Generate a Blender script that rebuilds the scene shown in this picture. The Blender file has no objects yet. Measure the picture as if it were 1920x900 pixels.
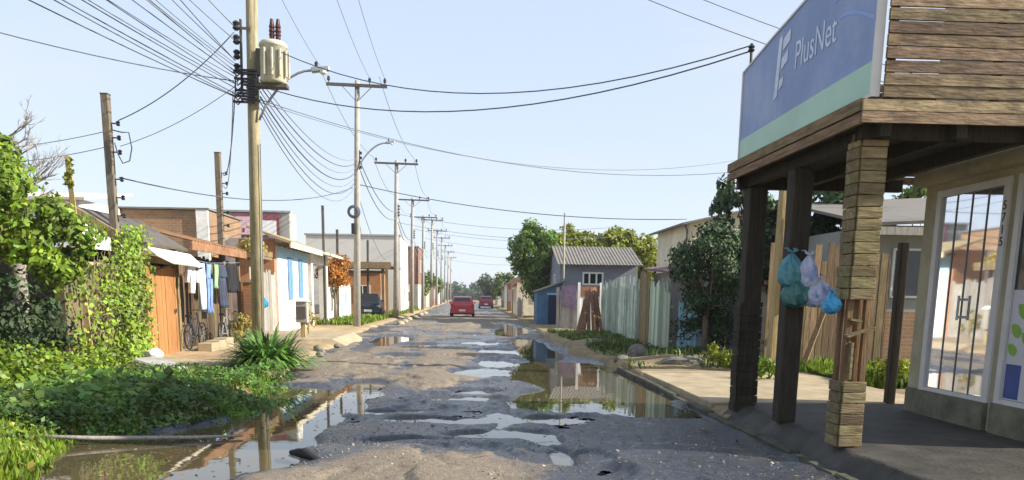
import bpy, bmesh, math, random
import numpy as np
from mathutils import Vector, Matrix

R = random.Random(7)
NR = np.random.default_rng(11)
sc = bpy.context.scene
COL = sc.collection
PI = math.pi
CAM_Z = 1.6
# ------------------------------------------------------------------ camera
FPX = 1500.0
TH = math.radians(10)
PSI = math.atan(85 * math.cos(TH) / FPX)
PY0 = 554 + FPX * math.tan(TH)
cd = bpy.data.cameras.new('camera')
cam = bpy.data.objects.new('camera', cd)
COL.objects.link(cam)
cam.location = (0, 0, CAM_Z)
cam.rotation_euler = (Matrix.Rotation(-PSI, 3, 'Z') @ Matrix.Rotation(PI / 2 - TH, 3, 'X') @ Matrix.Rotation(math.radians(.7), 3, 'Z')).to_euler()
cd.sensor_width = 36
cd.lens = FPX / 1920 * 36
cd.shift_y = (PY0 - 450) / 1920
cd.clip_end = 6000
cd.clip_start = 0.05
sc.camera = cam

# ------------------------------------------------------------------ light
EL = math.radians(28)
AZ = math.radians(-11)            # the sun stands to the right, a little behind the camera
sd = Vector((math.cos(EL) * math.cos(AZ), math.cos(EL) * math.sin(AZ), math.sin(EL)))
sl = bpy.data.lights.new('sun', 'SUN')
sl.energy = 5.0
sl.angle = math.radians(0.5)
sl.color = (1, .93, .80)
so = bpy.data.objects.new('sun', sl)
COL.objects.link(so)
so.rotation_euler = (-sd).to_track_quat('-Z', 'Y').to_euler()
w = bpy.data.worlds.new('World')
sc.world = w
w.use_nodes = True
nt = w.node_tree
bg = nt.nodes['Background']
sky = nt.nodes.new('ShaderNodeTexSky')
sky.sky_type = 'NISHITA'
sky.sun_disc = False
sky.sun_elevation = EL
sky.sun_rotation = math.atan2(sd.x, sd.y)
sky.air_density = 1.0
sky.dust_density = 0.6
sky.ozone_density = 1.4
gm = nt.nodes.new('ShaderNodeGamma')       # thin high haze flattens the sky's contrast
gm.inputs[1].default_value = .235
nt.links.new(sky.outputs[0], gm.inputs[0])
tint = nt.nodes.new('ShaderNodeMix')
tint.data_type = 'RGBA'
tint.blend_type = 'MULTIPLY'
tint.clamp_result = False
tint.inputs[0].default_value = 1
tint.inputs[7].default_value = (1.97, 2.13, 2.42, 1)
nt.links.new(gm.outputs[0], tint.inputs[6])
tcw = nt.nodes.new('ShaderNodeTexCoord')
mpw = nt.nodes.new('ShaderNodeMapping')
mpw.inputs['Scale'].default_value = (1.2, 1.2, 5)
nzw = nt.nodes.new('ShaderNodeTexNoise')
nzw.inputs['Scale'].default_value = 2.2
nzw.inputs['Detail'].default_value = 7
nt.links.new(tcw.outputs['Generated'], mpw.inputs[0])
nt.links.new(mpw.outputs[0], nzw.inputs['Vector'])
mrw = nt.nodes.new('ShaderNodeMapRange')
mrw.inputs[1].default_value, mrw.inputs[2].default_value, mrw.inputs[4].default_value = .48, .78, .55
nt.links.new(nzw.outputs['Fac'], mrw.inputs[0])
veil = nt.nodes.new('ShaderNodeMix')           # faint veils of cirrus
veil.data_type = 'RGBA'
veil.inputs[7].default_value = (2.85, 2.92, 3.15, 1)
nt.links.new(mrw.outputs[0], veil.inputs[0])
nt.links.new(tint.outputs[2], veil.inputs[6])
nt.links.new(veil.outputs[2], bg.inputs[0])
bg.inputs[1].default_value = 0.15
sc.view_settings.view_transform = 'Standard'
sc.view_settings.look = 'None'
sc.view_settings.gamma = 1
sc.view_settings.exposure = 1.0

# ------------------------------------------------------------------ materials
def lin(c):
    return tuple(c) + (1,)

def M(name, col, rough=.8, var=.2, scale=3.0, bump=0.0, bscale=40.0, metal=0.0, spec=.3, isl=0.0,
      stretch=(1, 1, 1), col2=None, ramp=(.35, .65), dirt=None, dirt_scale=1.2, dirt_amt=.5, trans=0.0, ior=None):
    m = bpy.data.materials.new(name)
    m.use_nodes = True
    n = m.node_tree
    L = n.links.new
    b = n.nodes['Principled BSDF']
    tc = n.nodes.new('ShaderNodeTexCoord')
    mp = n.nodes.new('ShaderNodeMapping')
    mp.inputs['Scale'].default_value = stretch
    L(tc.outputs['Object'], mp.inputs[0])
    nz = n.nodes.new('ShaderNodeTexNoise')
    nz.inputs['Scale'].default_value = scale
    nz.inputs['Detail'].default_value = 6
    nz.inputs['Roughness'].default_value = .65
    L(mp.outputs[0], nz.inputs['Vector'])
    mr = n.nodes.new('ShaderNodeMapRange')
    mr.inputs[1].default_value, mr.inputs[2].default_value = ramp
    L(nz.outputs['Fac'], mr.inputs[0])
    mix = n.nodes.new('ShaderNodeMix')
    mix.data_type = 'RGBA'
    if col2 is None:
        mix.inputs[6].default_value = lin([c * (1 - var) for c in col])
        mix.inputs[7].default_value = lin([min(1, c * (1 + var)) for c in col])
    else:
        mix.inputs[6].default_value = lin(col)
        mix.inputs[7].default_value = lin(col2)
    L(mr.outputs[0], mix.inputs[0])
    out = mix.outputs[2]
    if isl:
        ge = n.nodes.new('ShaderNodeNewGeometry')
        hs = n.nodes.new('ShaderNodeHueSaturation')
        m2 = n.nodes.new('ShaderNodeMapRange')
        m2.inputs[3].default_value, m2.inputs[4].default_value = 1 - isl, 1 + isl
        L(ge.outputs['Random Per Island'], m2.inputs[0])
        L(m2.outputs[0], hs.inputs['Value'])
        mm = n.nodes.new('ShaderNodeMath')
        mm.operation = 'MULTIPLY'
        mm.inputs[1].default_value = 7.31
        L(ge.outputs['Random Per Island'], mm.inputs[0])
        fr = n.nodes.new('ShaderNodeMath')
        fr.operation = 'FRACT'
        L(mm.outputs[0], fr.inputs[0])
        m3 = n.nodes.new('ShaderNodeMapRange')
        m3.inputs[3].default_value, m3.inputs[4].default_value = .5 - isl * .05, .5 + isl * .05
        L(fr.outputs[0], m3.inputs[0])
        L(m3.outputs[0], hs.inputs['Hue'])
        L(out, hs.inputs['Color'])
        out = hs.outputs[0]
    if dirt:
        nd = n.nodes.new('ShaderNodeTexNoise')
        nd.inputs['Scale'].default_value = dirt_scale
        nd.inputs['Detail'].default_value = 8
        nd.inputs['Roughness'].default_value = .75
        L(tc.outputs['Object'], nd.inputs['Vector'])
        md = n.nodes.new('ShaderNodeMapRange')
        md.inputs[1].default_value, md.inputs[2].default_value = .48, .72
        md.inputs[4].default_value = dirt_amt
        L(nd.outputs['Fac'], md.inputs[0])
        mx = n.nodes.new('ShaderNodeMix')
        mx.data_type = 'RGBA'
        mx.inputs[7].default_value = lin(dirt)
        L(md.outputs[0], mx.inputs[0])
        L(out, mx.inputs[6])
        out = mx.outputs[2]
    L(out, b.inputs['Base Color'])
    b.inputs['Roughness'].default_value = rough
    b.inputs['Metallic'].default_value = metal
    b.inputs['Specular IOR Level'].default_value = spec
    if ior:
        b.inputs['IOR'].default_value = ior
    if bump:
        bn = n.nodes.new('ShaderNodeTexNoise')
        bn.inputs['Scale'].default_value = bscale
        bn.inputs['Detail'].default_value = 4
        L(mp.outputs[0], bn.inputs['Vector'])
        bp = n.nodes.new('ShaderNodeBump')
        bp.inputs['Strength'].default_value = bump
        bp.inputs['Distance'].default_value = .02
        L(bn.outputs['Fac'], bp.inputs['Height'])
        L(bp.outputs[0], b.inputs['Normal'])
    if trans:
        t = n.nodes.new('ShaderNodeBsdfTranslucent')
        L(out, t.inputs[0])
        ms = n.nodes.new('ShaderNodeMixShader')
        ms.inputs[0].default_value = trans
        L(b.outputs[0], ms.inputs[1])
        L(t.outputs[0], ms.inputs[2])
        L(ms.outputs[0], n.nodes['Material Output'].inputs[0])
    return m

def brick_mat(name, c1, c2, mortar, axis, bw=.24, bh=.09, dirt=(.12, .10, .07), amt=.6):
    m = bpy.data.materials.new(name)
    m.use_nodes = True
    n = m.node_tree
    L = n.links.new
    b = n.nodes['Principled BSDF']
    tc = n.nodes.new('ShaderNodeTexCoord')
    sp = n.nodes.new('ShaderNodeSeparateXYZ')
    cb = n.nodes.new('ShaderNodeCombineXYZ')
    L(tc.outputs['Object'], sp.inputs[0])
    L(sp.outputs['Y' if axis == 'x' else 'X'], cb.inputs[0])
    L(sp.outputs['Z'], cb.inputs[1])
    bt = n.nodes.new('ShaderNodeTexBrick')
    bt.inputs['Color1'].default_value = lin(c1)
    bt.inputs['Color2'].default_value = lin(c2)
    bt.inputs['Mortar'].default_value = lin(mortar)
    bt.inputs['Scale'].default_value = 1
    bt.inputs['Brick Width'].default_value = bw
    bt.inputs['Row Height'].default_value = bh
    bt.inputs['Mortar Size'].default_value = .008
    L(cb.outputs[0], bt.inputs['Vector'])
    nd = n.nodes.new('ShaderNodeTexNoise')
    nd.inputs['Scale'].default_value = 1.3
    nd.inputs['Detail'].default_value = 8
    nd.inputs['Roughness'].default_value = .7
    L(tc.outputs['Object'], nd.inputs['Vector'])
    md = n.nodes.new('ShaderNodeMapRange')
    md.inputs[1].default_value, md.inputs[2].default_value = .42, .7
    md.inputs[4].default_value = amt
    L(nd.outputs['Fac'], md.inputs[0])
    mx = n.nodes.new('ShaderNodeMix')
    mx.data_type = 'RGBA'
    mx.inputs[7].default_value = lin(dirt)
    L(md.outputs[0], mx.inputs[0])
    L(bt.outputs['Color'], mx.inputs[6])
    L(mx.outputs[2], b.inputs['Base Color'])
    bp = n.nodes.new('ShaderNodeBump')
    bp.inputs['Strength'].default_value = .5
    bp.inputs['Distance'].default_value = .01
    L(bt.outputs['Fac'], bp.inputs['Height'])
    bp.invert = True
    L(bp.outputs[0], b.inputs['Normal'])
    b.inputs['Roughness'].default_value = .9
    return m

WOODX = dict(stretch=(1.6, 9, 9))
WOODY = dict(stretch=(14, 1.2, 14))
WOODZ = dict(stretch=(14, 14, 1.2))
m_plankX = M('weathered boards', (.23, .165, .10), .85, .45, 2.2, .6, 5, isl=.38, dirt=(.06, .045, .035), dirt_scale=2.5, dirt_amt=.8, **WOODX)
m_plankY = M('weathered boards along', (.19, .125, .07), .85, .4, 2.2, .5, 6, isl=.28, dirt=(.06, .045, .03), dirt_amt=.6, **WOODY)
m_clad = M('pillar boards', (.185, .14, .075), .85, .4, 2.5, .6, 6, isl=.3, dirt=(.10, .105, .03), dirt_scale=3, dirt_amt=.75, **WOODX)
m_stud = M('rough studs', (.16, .10, .05), .9, .4, 2.5, .5, 6, isl=.3, dirt=(.06, .04, .03), **WOODZ)
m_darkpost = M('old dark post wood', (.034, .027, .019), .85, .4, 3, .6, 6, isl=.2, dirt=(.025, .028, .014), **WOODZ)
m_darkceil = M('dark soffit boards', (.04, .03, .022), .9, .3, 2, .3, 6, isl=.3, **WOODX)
m_fenceZ = M('brown fence boards', (.20, .145, .08), .9, .35, 2.0, .4, 5, isl=.38, dirt=(.10, .07, .04), **WOODZ)
m_greyfence = M('grey fence boards', (.30, .28, .25), .9, .3, 2, .4, 5, isl=.3, dirt=(.14, .12, .09), **WOODZ)
m_greenfence = M('pale green boards', (.33, .40, .34), .85, .3, 2, .4, 5, isl=.42, dirt=(.10, .15, .13), dirt_scale=1.0, dirt_amt=.8, **WOODZ)
m_bluefence = M('pale blue boards', (.28, .48, .58), .85, .3, 2, .4, 5, isl=.3, dirt=(.2, .25, .28), **WOODZ)
m_bluegrey = M('blue grey painted plank', (.20, .28, .42), .8, .25, 2, .3, 5, dirt=(.12, .15, .2), **WOODZ)
m_gate = M('orange gate boards', (.32, .155, .055), .75, .22, 2.0, .3, 5, isl=.10, dirt=(.17, .075, .035), dirt_amt=.5, **WOODZ)
m_tanpole = M('tan pole wood', (.36, .27, .13), .9, .3, 2.5, .4, 5, dirt=(.18, .14, .07), **WOODZ)
m_roundpole = M('old timber utility pole', (.32, .27, .165), .85, .3, 1.5, .4, 5, dirt=(.16, .15, .09), dirt_scale=2, dirt_amt=.6, **WOODZ)
m_conc_pole = M('grey concrete pole', (.33, .31, .27), .85, .15, 3, .2, 30, dirt=(.2, .19, .16))
m_brown_post = M('brown weathered post', (.17, .14, .105), .9, .3, 2.5, .4, 6, dirt=(.09, .08, .065), dirt_amt=.7, **WOODZ)
m_dark_pole = M('dark weathered post', (.10, .09, .08), .85, .2, 3, .2, 30)
m_insul = M('dark porcelain', (.035, .03, .035), .35, .2)
m_steel = M('galvanised steel', (.34, .35, .36), .45, .15, 5, metal=.6)
m_transf = M('cream transformer paint', (.50, .47, .37), .55, .15, 6, dirt=(.30, .24, .13), dirt_amt=.6)
m_bush = M('brown bushing glaze', (.06, .022, .022), .3, .2)
m_cable = M('black cable sheath', (.085, .10, .135), .6, .1)
m_cablegrey = M('weathered aluminium wire', (.19, .21, .25), .6, .1)
m_white = M('white painted plaster', (.78, .77, .74), .8, .08, 2, .1, 60, dirt=(.46, .43, .36), dirt_scale=1.1, dirt_amt=.6)
m_skyblue = M('sky blue band', (.38, .62, .82), .7, .08, 2)
m_bluewin = M('faded blue shutter', (.13, .25, .42), .6, .15, 3, isl=.1)
m_cream = M('cream plaster', (.62, .56, .42), .85, .12, 1.5, .1, 60, dirt=(.42, .37, .27), dirt_amt=.5)
m_shopwall = M('yellowed shop plaster', (.42, .375, .26), .85, .12, 1.5, .15, 60, dirt=(.24, .20, .12), dirt_amt=.75)
m_greywall = M('grey cement render', (.33, .335, .31), .9, .12, 1.2, .15, 50, dirt=(.30, .30, .28), dirt_amt=.6)
m_greyblue = M('grey blue painted wall', (.21, .23, .28), .85, .1, 2, .1, 40, dirt=(.15, .15, .19), dirt_amt=.4)
m_bluepaint = M('strong blue boards', (.06, .12, .22), .7, .2, 2, .2, 20, isl=.25, dirt=(.10, .2, .3))
m_navy = M('navy opening', (.015, .02, .05), .7, .2)
m_dark = M('dark opening', (.02, .018, .016), .8, .2)
m_glass = M('dark window glass', (.03, .035, .04), .06, .1, spec=.6)
m_mirror = M('reflective film glass', (.82, .83, .86), .03, .06, 1.2, metal=.88, spec=.6)
m_winwhite = M('white window frame', (.74, .74, .72), .5, .05)
m_alu = M('white aluminium frame', (.60, .58, .57), .45, .06, 4)
m_roofclay = M('old clay tile roof', (.26, .13, .075), .9, .3, 4, .3, 20, isl=.2, dirt=(.12, .09, .06))
m_rooffib = M('fibre cement roof', (.18, .165, .15), .9, .25, 2, .2, 30, dirt=(.12, .11, .09), dirt_scale=2, dirt_amt=.7)
m_roofbrown = M('rusty metal roof', (.25, .13, .07), .8, .3, 3, .2, 30, dirt=(.12, .07, .04))
m_rooftan = M('pale roof edge', (.34, .26, .15), .85, .2, 3, .2, 30, dirt=(.3, .22, .12))
m_sheetwhite = M('white sheet roofing', (.66, .62, .52), .7, .1, 2, dirt=(.36, .30, .20), dirt_amt=.7)
m_conc = M('worn concrete', (.36, .29, .19), .9, .2, 2.5, .35, 30, dirt=(.26, .21, .14), dirt_scale=1.5, dirt_amt=.65)
m_concgrey = M('broken grey concrete', (.33, .32, .30), .95, .25, 4, .5, 25, dirt=(.18, .17, .14))
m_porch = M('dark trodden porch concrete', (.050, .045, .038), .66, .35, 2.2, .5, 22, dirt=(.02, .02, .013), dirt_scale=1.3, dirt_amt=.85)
m_kerb = M('mossy kerb', (.065, .062, .045), .85, .3, 3, .5, 25, dirt=(.06, .07, .03), dirt_scale=2, dirt_amt=.7)
m_soil = M('tan soil', (.36, .265, .155), .95, .25, 1.2, .6, 25, dirt=(.20, .15, .09), dirt_scale=3, dirt_amt=.6)
m_ground = M('dry earth', (.30, .25, .15), .95, .25, .3, .3, 5, dirt=(.12, .15, .05), dirt_scale=.15, dirt_amt=.8)
m_rock = M('grey rock', (.17, .155, .13), .95, .3, 5, .5, 20, dirt=(.13, .12, .09))
m_whitestone = M('whitewashed stone', (.70, .68, .62), .9, .15, 5, .4, 20)
m_logdark = M('split wet timber', (.19, .105, .06), .85, .45, 3, .5, 6, isl=.45, dirt=(.05, .035, .025), **WOODZ)
m_logtan = M('fresh split timber', (.50, .33, .16), .8, .3, 3, .4, 6, isl=.25, **WOODZ)
m_rubber = M('black rubber', (.02, .02, .02), .85, .2)
m_red = M('red car paint', (.45, .028, .035), .28, .08, 3, spec=.6)
m_navycar = M('dark blue car paint', (.03, .038, .055), .25, .08, 3, spec=.6)
m_darkred = M('maroon car paint', (.24, .03, .05), .3, .08, 3, spec=.6)
m_rim = M('alloy rim', (.45, .45, .46), .35, .1, metal=.7)
m_redlamp = M('red lamp glass', (.50, .01, .015), .2, .1, spec=.7)
m_lamp = M('clear lamp glass', (.65, .66, .66), .15, .1, spec=.7)
m_plate = M('white number plate', (.75, .76, .78), .4, .04)
m_blackplastic = M('black plastic', (.025, .025, .028), .5, .1)
m_wheelgrey = M('grey plastic', (.2, .2, .2), .6, .1)
m_red_sign = M('dull red sign frame', (.22, .07, .09), .7, .2)
m_pink = M('pink faded panel', (.62, .42, .46), .7, .2, 5)
m_signblue = M('printed blue canvas', (.185, .255, .47), .5, .12, .7, .05, 30, spec=.4, dirt=(.34, .39, .53), dirt_scale=.9, dirt_amt=.8)
m_signgreen = M('printed mint canvas', (.36, .54, .44), .5, .1, .8, spec=.4, dirt=(.36, .58, .47))
m_signwhite = M('printed white letters', (.56, .62, .76), .5, .2, 6, spec=.4, dirt=(.30, .36, .56), dirt_scale=6, dirt_amt=.7)
m_leafprint = M('printed bright green', (.22, .42, .06), .5, .1)
m_posterwhite = M('lavender white poster', (.55, .55, .60), .35, .05)
m_posterblue = M('deep blue poster print', (.03, .07, .26), .35, .2, 3)
m_bagteal = M('teal plastic bag', (.10, .30, .36), .35, .25, 9, .5, 12, spec=.6, trans=.25)
m_baggreen = M('dark green plastic bag', (.03, .13, .12), .3, .3, 9, .5, 12, spec=.6)
m_bagwhite = M('white blue plastic bag', (.62, .66, .80), .35, .1, 4, .5, 12, spec=.6, col2=(.30, .38, .70), ramp=(.5, .6), trans=.25)
m_bagblue = M('bright blue plastic bag', (.04, .32, .58), .3, .3, 9, .5, 12, spec=.6, trans=.2)
m_clwhite = M('white laundry', (.70, .72, .78), .9, .08)
m_cldenim = M('blue denim', (.16, .25, .46), .9, .2, 8)
m_clpale = M('pale blue laundry', (.45, .56, .72), .9, .1)
m_clgreen = M('green laundry', (.25, .42, .22), .9, .1)
m_clblack = M('black laundry', (.018, .018, .022), .9, .2)
m_clnavy = M('dark navy laundry', (.05, .06, .10), .9, .2)
m_purple = M('faded purple cloth', (.26, .18, .26), .9, .25, 4)
m_bark = M('brown bark', (.17, .13, .085), .95, .35, 3, .7, 12, **WOODZ)
m_greybark = M('bleached grey bark', (.34, .30, .27), .95, .3, 3, .6, 12, **WOODZ)
def leafmat(name, c, isl=.5, var=.55, tr=.3, rough=.5, scale=1.3):
    return M(name, c, rough, var, scale, isl=isl, spec=.35, trans=tr)
m_lf_bright = leafmat('sunny green leaves', (.155, .235, .022))
m_lf_mid = leafmat('mid green leaves', (.11, .19, .03))
m_lf_dark = leafmat('dark green leaves', (.042, .078, .027), tr=.15, rough=.6)
m_lf_yellow = leafmat('yellow green leaves', (.23, .26, .022), tr=.35)
m_lf_olive = leafmat('olive green leaves', (.12, .17, .04))
m_lf_orange = leafmat('orange brown leaves', (.40, .17, .03), isl=.3)
m_lf_strap = leafmat('strap leaf green', (.10, .20, .035), isl=.4, tr=.2, rough=.35)
m_lf_dry = leafmat('dry yellow leaves', (.36, .29, .07), isl=.3)
m_lf_vine = leafmat('vine leaves', (.19, .28, .03), isl=.5)
m_lf_far = leafmat('distant green leaves', (.06, .10, .05))
m_grass = leafmat('grass blades', (.145, .22, .02), isl=.4, tr=.35)
m_cover = leafmat('ground cover leaves', (.08, .165, .028), isl=.45, tr=.25)
m_brickX = brick_mat('bare brick facing the road', (.36, .16, .07), (.28, .13, .06), (.30, .25, .18), 'x')
m_brickY = brick_mat('bare brick', (.30, .17, .09), (.24, .13, .07), (.28, .23, .17), 'y')
m_brickOr = brick_mat('orange hollow brick', (.46, .20, .08), (.38, .16, .06), (.34, .26, .18), 'y', .3, .2)
m_brickRed = brick_mat('red brown brick', (.30, .13, .09), (.24, .11, .08), (.26, .20, .17), 'y')
m_block = brick_mat('mossy block wall', (.17, .12, .07), (.13, .095, .055), (.16, .14, .10), 'x', .4, .2, (.10, .11, .04), .7)

# ------------------------------------------------------------------ mesh helpers
def vnoise(x, y, seed=0):
    xi = np.floor(x); yi = np.floor(y)
    fx = x - xi; fy = y - yi
    fx = fx * fx * (3 - 2 * fx); fy = fy * fy * (3 - 2 * fy)
    def h(a, b):
        s = np.sin(a * 127.1 + b * 311.7 + seed * 74.7) * 43758.5453
        return s - np.floor(s)
    return (h(xi, yi) * (1 - fx) + h(xi + 1, yi) * fx) * (1 - fy) + (h(xi, yi + 1) * (1 - fx) + h(xi + 1, yi + 1) * fx) * fy

def fbm(x, y, seed=0, o=4):
    s = 0; a = .5
    for i in range(o):
        s = s + a * (vnoise(x, y, seed + i) - .5)
        x = x * 2.03; y = y * 2.03; a *= .5
    return s

class MB:
    def __init__(s):
        s.v = []; s.f = []
    def add(s, vs, fs):
        o = len(s.v)
        s.v += [tuple(v) for v in vs]
        s.f += [tuple(i + o for i in f) for f in fs]
        return s
    def hexa(s, p):           # 8 corners: bottom four, top four
        return s.add(p, [(3, 2, 1, 0), (4, 5, 6, 7), (0, 1, 5, 4), (1, 2, 6, 5), (2, 3, 7, 6), (3, 0, 4, 7)])
    def box(s, x0, x1, y0, y1, z0, z1):
        return s.hexa([(x0, y0, z0), (x1, y0, z0), (x1, y1, z0), (x0, y1, z0), (x0, y0, z1), (x1, y0, z1), (x1, y1, z1), (x0, y1, z1)])
    def obox(s, c, size, mat):
        a, b, d = [k / 2 for k in size]
        ps = [(-a, -b, -d), (a, -b, -d), (a, b, -d), (-a, b, -d), (-a, -b, d), (a, -b, d), (a, b, d), (-a, b, d)]
        return s.hexa([Vector(c) + mat @ Vector(p) for p in ps])
    def tube(s, pts, rad, n=8, cap=True):
        pts = [Vector(p) for p in pts]
        if not hasattr(rad, '__len__'):
            rad = [rad] * len(pts)
        vs = []
        up = None
        for i, p in enumerate(pts):
            t = (pts[min(i + 1, len(pts) - 1)] - pts[max(i - 1, 0)]).normalized()
            if up is None:
                up = Vector((0, 0, 1)) if abs(t.z) < .9 else Vector((1, 0, 0))
            a = t.cross(up).normalized()
            b = a.cross(t).normalized()
            up = b
            for k in range(n):
                an = 2 * PI * k / n
                vs.append(p + (a * math.cos(an) + b * math.sin(an)) * rad[i])
        fs = []
        for i in range(len(pts) - 1):
            for k in range(n):
                fs.append((i * n + k, i * n + (k + 1) % n, (i + 1) * n + (k + 1) % n, (i + 1) * n + k))
        if cap:
            fs.append(tuple(range(n))[::-1])
            fs.append(tuple((len(pts) - 1) * n + k for k in range(n)))
        return s.add(vs, fs)
    def bar(s, p, q, wdt, dep=None):
        dep = dep or wdt
        p = Vector(p); q = Vector(q)
        t = (q - p).normalized()
        up = Vector((0, 0, 1)) if abs(t.z) < .95 else Vector((0, 1, 0))
        a = t.cross(up).normalized() * wdt / 2
        b = a.cross(t).normalized() * dep / 2
        return s.hexa([p - a - b, p + a - b, p + a + b, p - a + b, q - a - b, q + a - b, q + a + b, q - a + b])
    def lathe(s, prof, c=(0, 0, 0), n=16):
        vs = [];
        for r, z in prof:
            for k in range(n):
                vs.append((c[0] + r * math.cos(2 * PI * k / n), c[1] + r * math.sin(2 * PI * k / n), c[2] + z))
        fs = []
        for i in range(len(prof) - 1):
            for k in range(n):
                fs.append((i * n + k, i * n + (k + 1) % n, (i + 1) * n + (k + 1) % n, (i + 1) * n + k))
        fs.append(tuple(range(n))[::-1])
        fs.append(tuple((len(prof) - 1) * n + k for k in range(n)))
        return s.add(vs, fs)
    def torus(s, c, Rr, r, axis='x', n=24, k=8):
        pts = []
        vs = []; fs = []
        for i in range(n):
            a = 2 * PI * i / n
            for j in range(k):
                b = 2 * PI * j / k
                u = (Rr + r * math.cos(b)) * math.cos(a); v = (Rr + r * math.cos(b)) * math.sin(a); h = r * math.sin(b)
                p = {'x': (h, u, v), 'y': (u, h, v), 'z': (u, v, h)}[axis]
                vs.append((c[0] + p[0], c[1] + p[1], c[2] + p[2]))
        for i in range(n):
            for j in range(k):
                fs.append((i * k + j, ((i + 1) % n) * k + j, ((i + 1) % n) * k + (j + 1) % k, i * k + (j + 1) % k))
        return s.add(vs, fs)
    def disc(s, c, r, th, axis='y', n=20):
        o = {'x': Vector((1, 0, 0)), 'y': Vector((0, 1, 0)), 'z': Vector((0, 0, 1))}[axis] * th / 2
        return s.tube([Vector(c) - o, Vector(c) + o], r, n)
    def prism(s, poly, axis, a, b):
        # polygon extruded along an axis; poly in the two other axes in order
        def P(u, v, t):
            return {'x': (t, u, v), 'y': (u, t, v), 'z': (u, v, t)}[axis]
        n = len(poly)
        vs = [P(u, v, a) for u, v in poly] + [P(u, v, b) for u, v in poly]
        fs = [tuple(range(n))[::-1], tuple(range(n, 2 * n))] + [(i, (i + 1) % n, n + (i + 1) % n, n + i) for i in range(n)]
        return s.add(vs, fs)
    def sheet(s, p00, p10, p11, p01, th=.03):
        ps = [Vector(p) for p in (p00, p10, p11, p01)]
        nrm = (ps[1] - ps[0]).cross(ps[3] - ps[0]).normalized() * th
        return s.hexa([p - nrm for p in ps] + ps)
    def corr(s, p00, p10, p11, p01, waves, amp=.025, th=.012):
        # corrugated sheet: waves run across the 0->1 direction
        p00, p10, p11, p01 = [Vector(p) for p in (p00, p10, p11, p01)]
        nrm = (p10 - p00).cross(p01 - p00).normalized()
        if nrm.z < 0:
            nrm = -nrm
        n = waves * 6
        vs = []
        for i in range(n + 1):
            t = i / n
            off = nrm * amp * math.sin(2 * PI * waves * t)
            a = p00.lerp(p10, t); b = p01.lerp(p11, t)
            vs += [a + off, b + off, b + off - nrm * th, a + off - nrm * th]
        fs = []
        for i in range(n):
            o = i * 4; q = o + 4
            fs += [(o, q, q + 1, o + 1), (o + 1, q + 1, q + 2, o + 2), (o + 2, q + 2, q + 3, o + 3), (o + 3, q + 3, q, o)]
        fs += [(0, 1, 2, 3), (n * 4 + 3, n * 4 + 2, n * 4 + 1, n * 4)]
        return s.add(vs, fs)
    def build(s, name, mat, parent=None, smooth=False, bevel=0):
        me = bpy.data.meshes.new(name)
        off = parent['_w'] if parent is not None else None
        vs = s.v
        if off is not None:
            vs = [(x - off[0], y - off[1], z - off[2]) for x, y, z in vs]
        me.from_pydata(vs, [], s.f)
        bm = bmesh.new(); bm.from_mesh(me)
        bmesh.ops.recalc_face_normals(bm, faces=bm.faces[:])
        if bevel:
            ed = [e for e in bm.edges if len(e.link_faces) == 2 and e.calc_face_angle(0) > .6]
            bmesh.ops.bevel(bm, geom=ed, offset=bevel, segments=1, affect='EDGES', clamp_overlap=True)
        bm.to_mesh(me); bm.free()
        if smooth:
            me.polygons.foreach_set('use_smooth', [True] * len(me.polygons))
        return link(name, me, mat, parent)

def link(name, me, mat, parent=None):
    if mat is not None:
        me.materials.append(mat)
    o = bpy.data.objects.new(name, me)
    COL.objects.link(o)
    o['_w'] = list(parent['_w']) if parent is not None else [0.0, 0.0, 0.0]
    if parent is not None:
        o.parent = parent
    return o

def thing(name, label, cat, loc, group=None):
    o = bpy.data.objects.new(name, None)
    o.empty_display_size = .1
    COL.objects.link(o)
    o.location = loc
    o['_w'] = list(map(float, loc))
    tag(o, label, cat, group)
    return o

def tag(o, label, cat, group=None):
    o['label'] = label
    o['category'] = cat
    if group:
        o['group'] = group
    return o

def struct(o, kind='structure'):
    o['kind'] = kind
    return o

def copy_tree(o, parent=None):
    c = o.copy()
    COL.objects.link(c)
    if parent is not None:
        c.parent = parent
    for ch in list(o.children):
        copy_tree(ch, c)
    return c

def npmesh(name, V, Fq, mat, parent=None, smooth=False):
    """numpy vertices (n,3) and faces (m,k) to a mesh object"""
    me = bpy.data.meshes.new(name)
    V = np.asarray(V, dtype=np.float32)
    if parent is not None:
        V = V - np.array(parent['_w'], dtype=np.float32)
    Fq = np.asarray(Fq, dtype=np.int32)
    k = Fq.shape[1]
    me.vertices.add(len(V)); me.vertices.foreach_set('co', V.ravel())
    me.loops.add(Fq.size); me.loops.foreach_set('vertex_index', Fq.ravel())
    me.polygons.add(len(Fq))
    me.polygons.foreach_set('loop_start', np.arange(0, Fq.size, k, dtype=np.int32))
    me.polygons.foreach_set('loop_total', np.full(len(Fq), k, dtype=np.int32))
    if smooth:
        me.polygons.foreach_set('use_smooth', np.ones(len(Fq), dtype=bool))
    me.update(); me.validate()
    return link(name, me, mat, parent)

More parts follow.
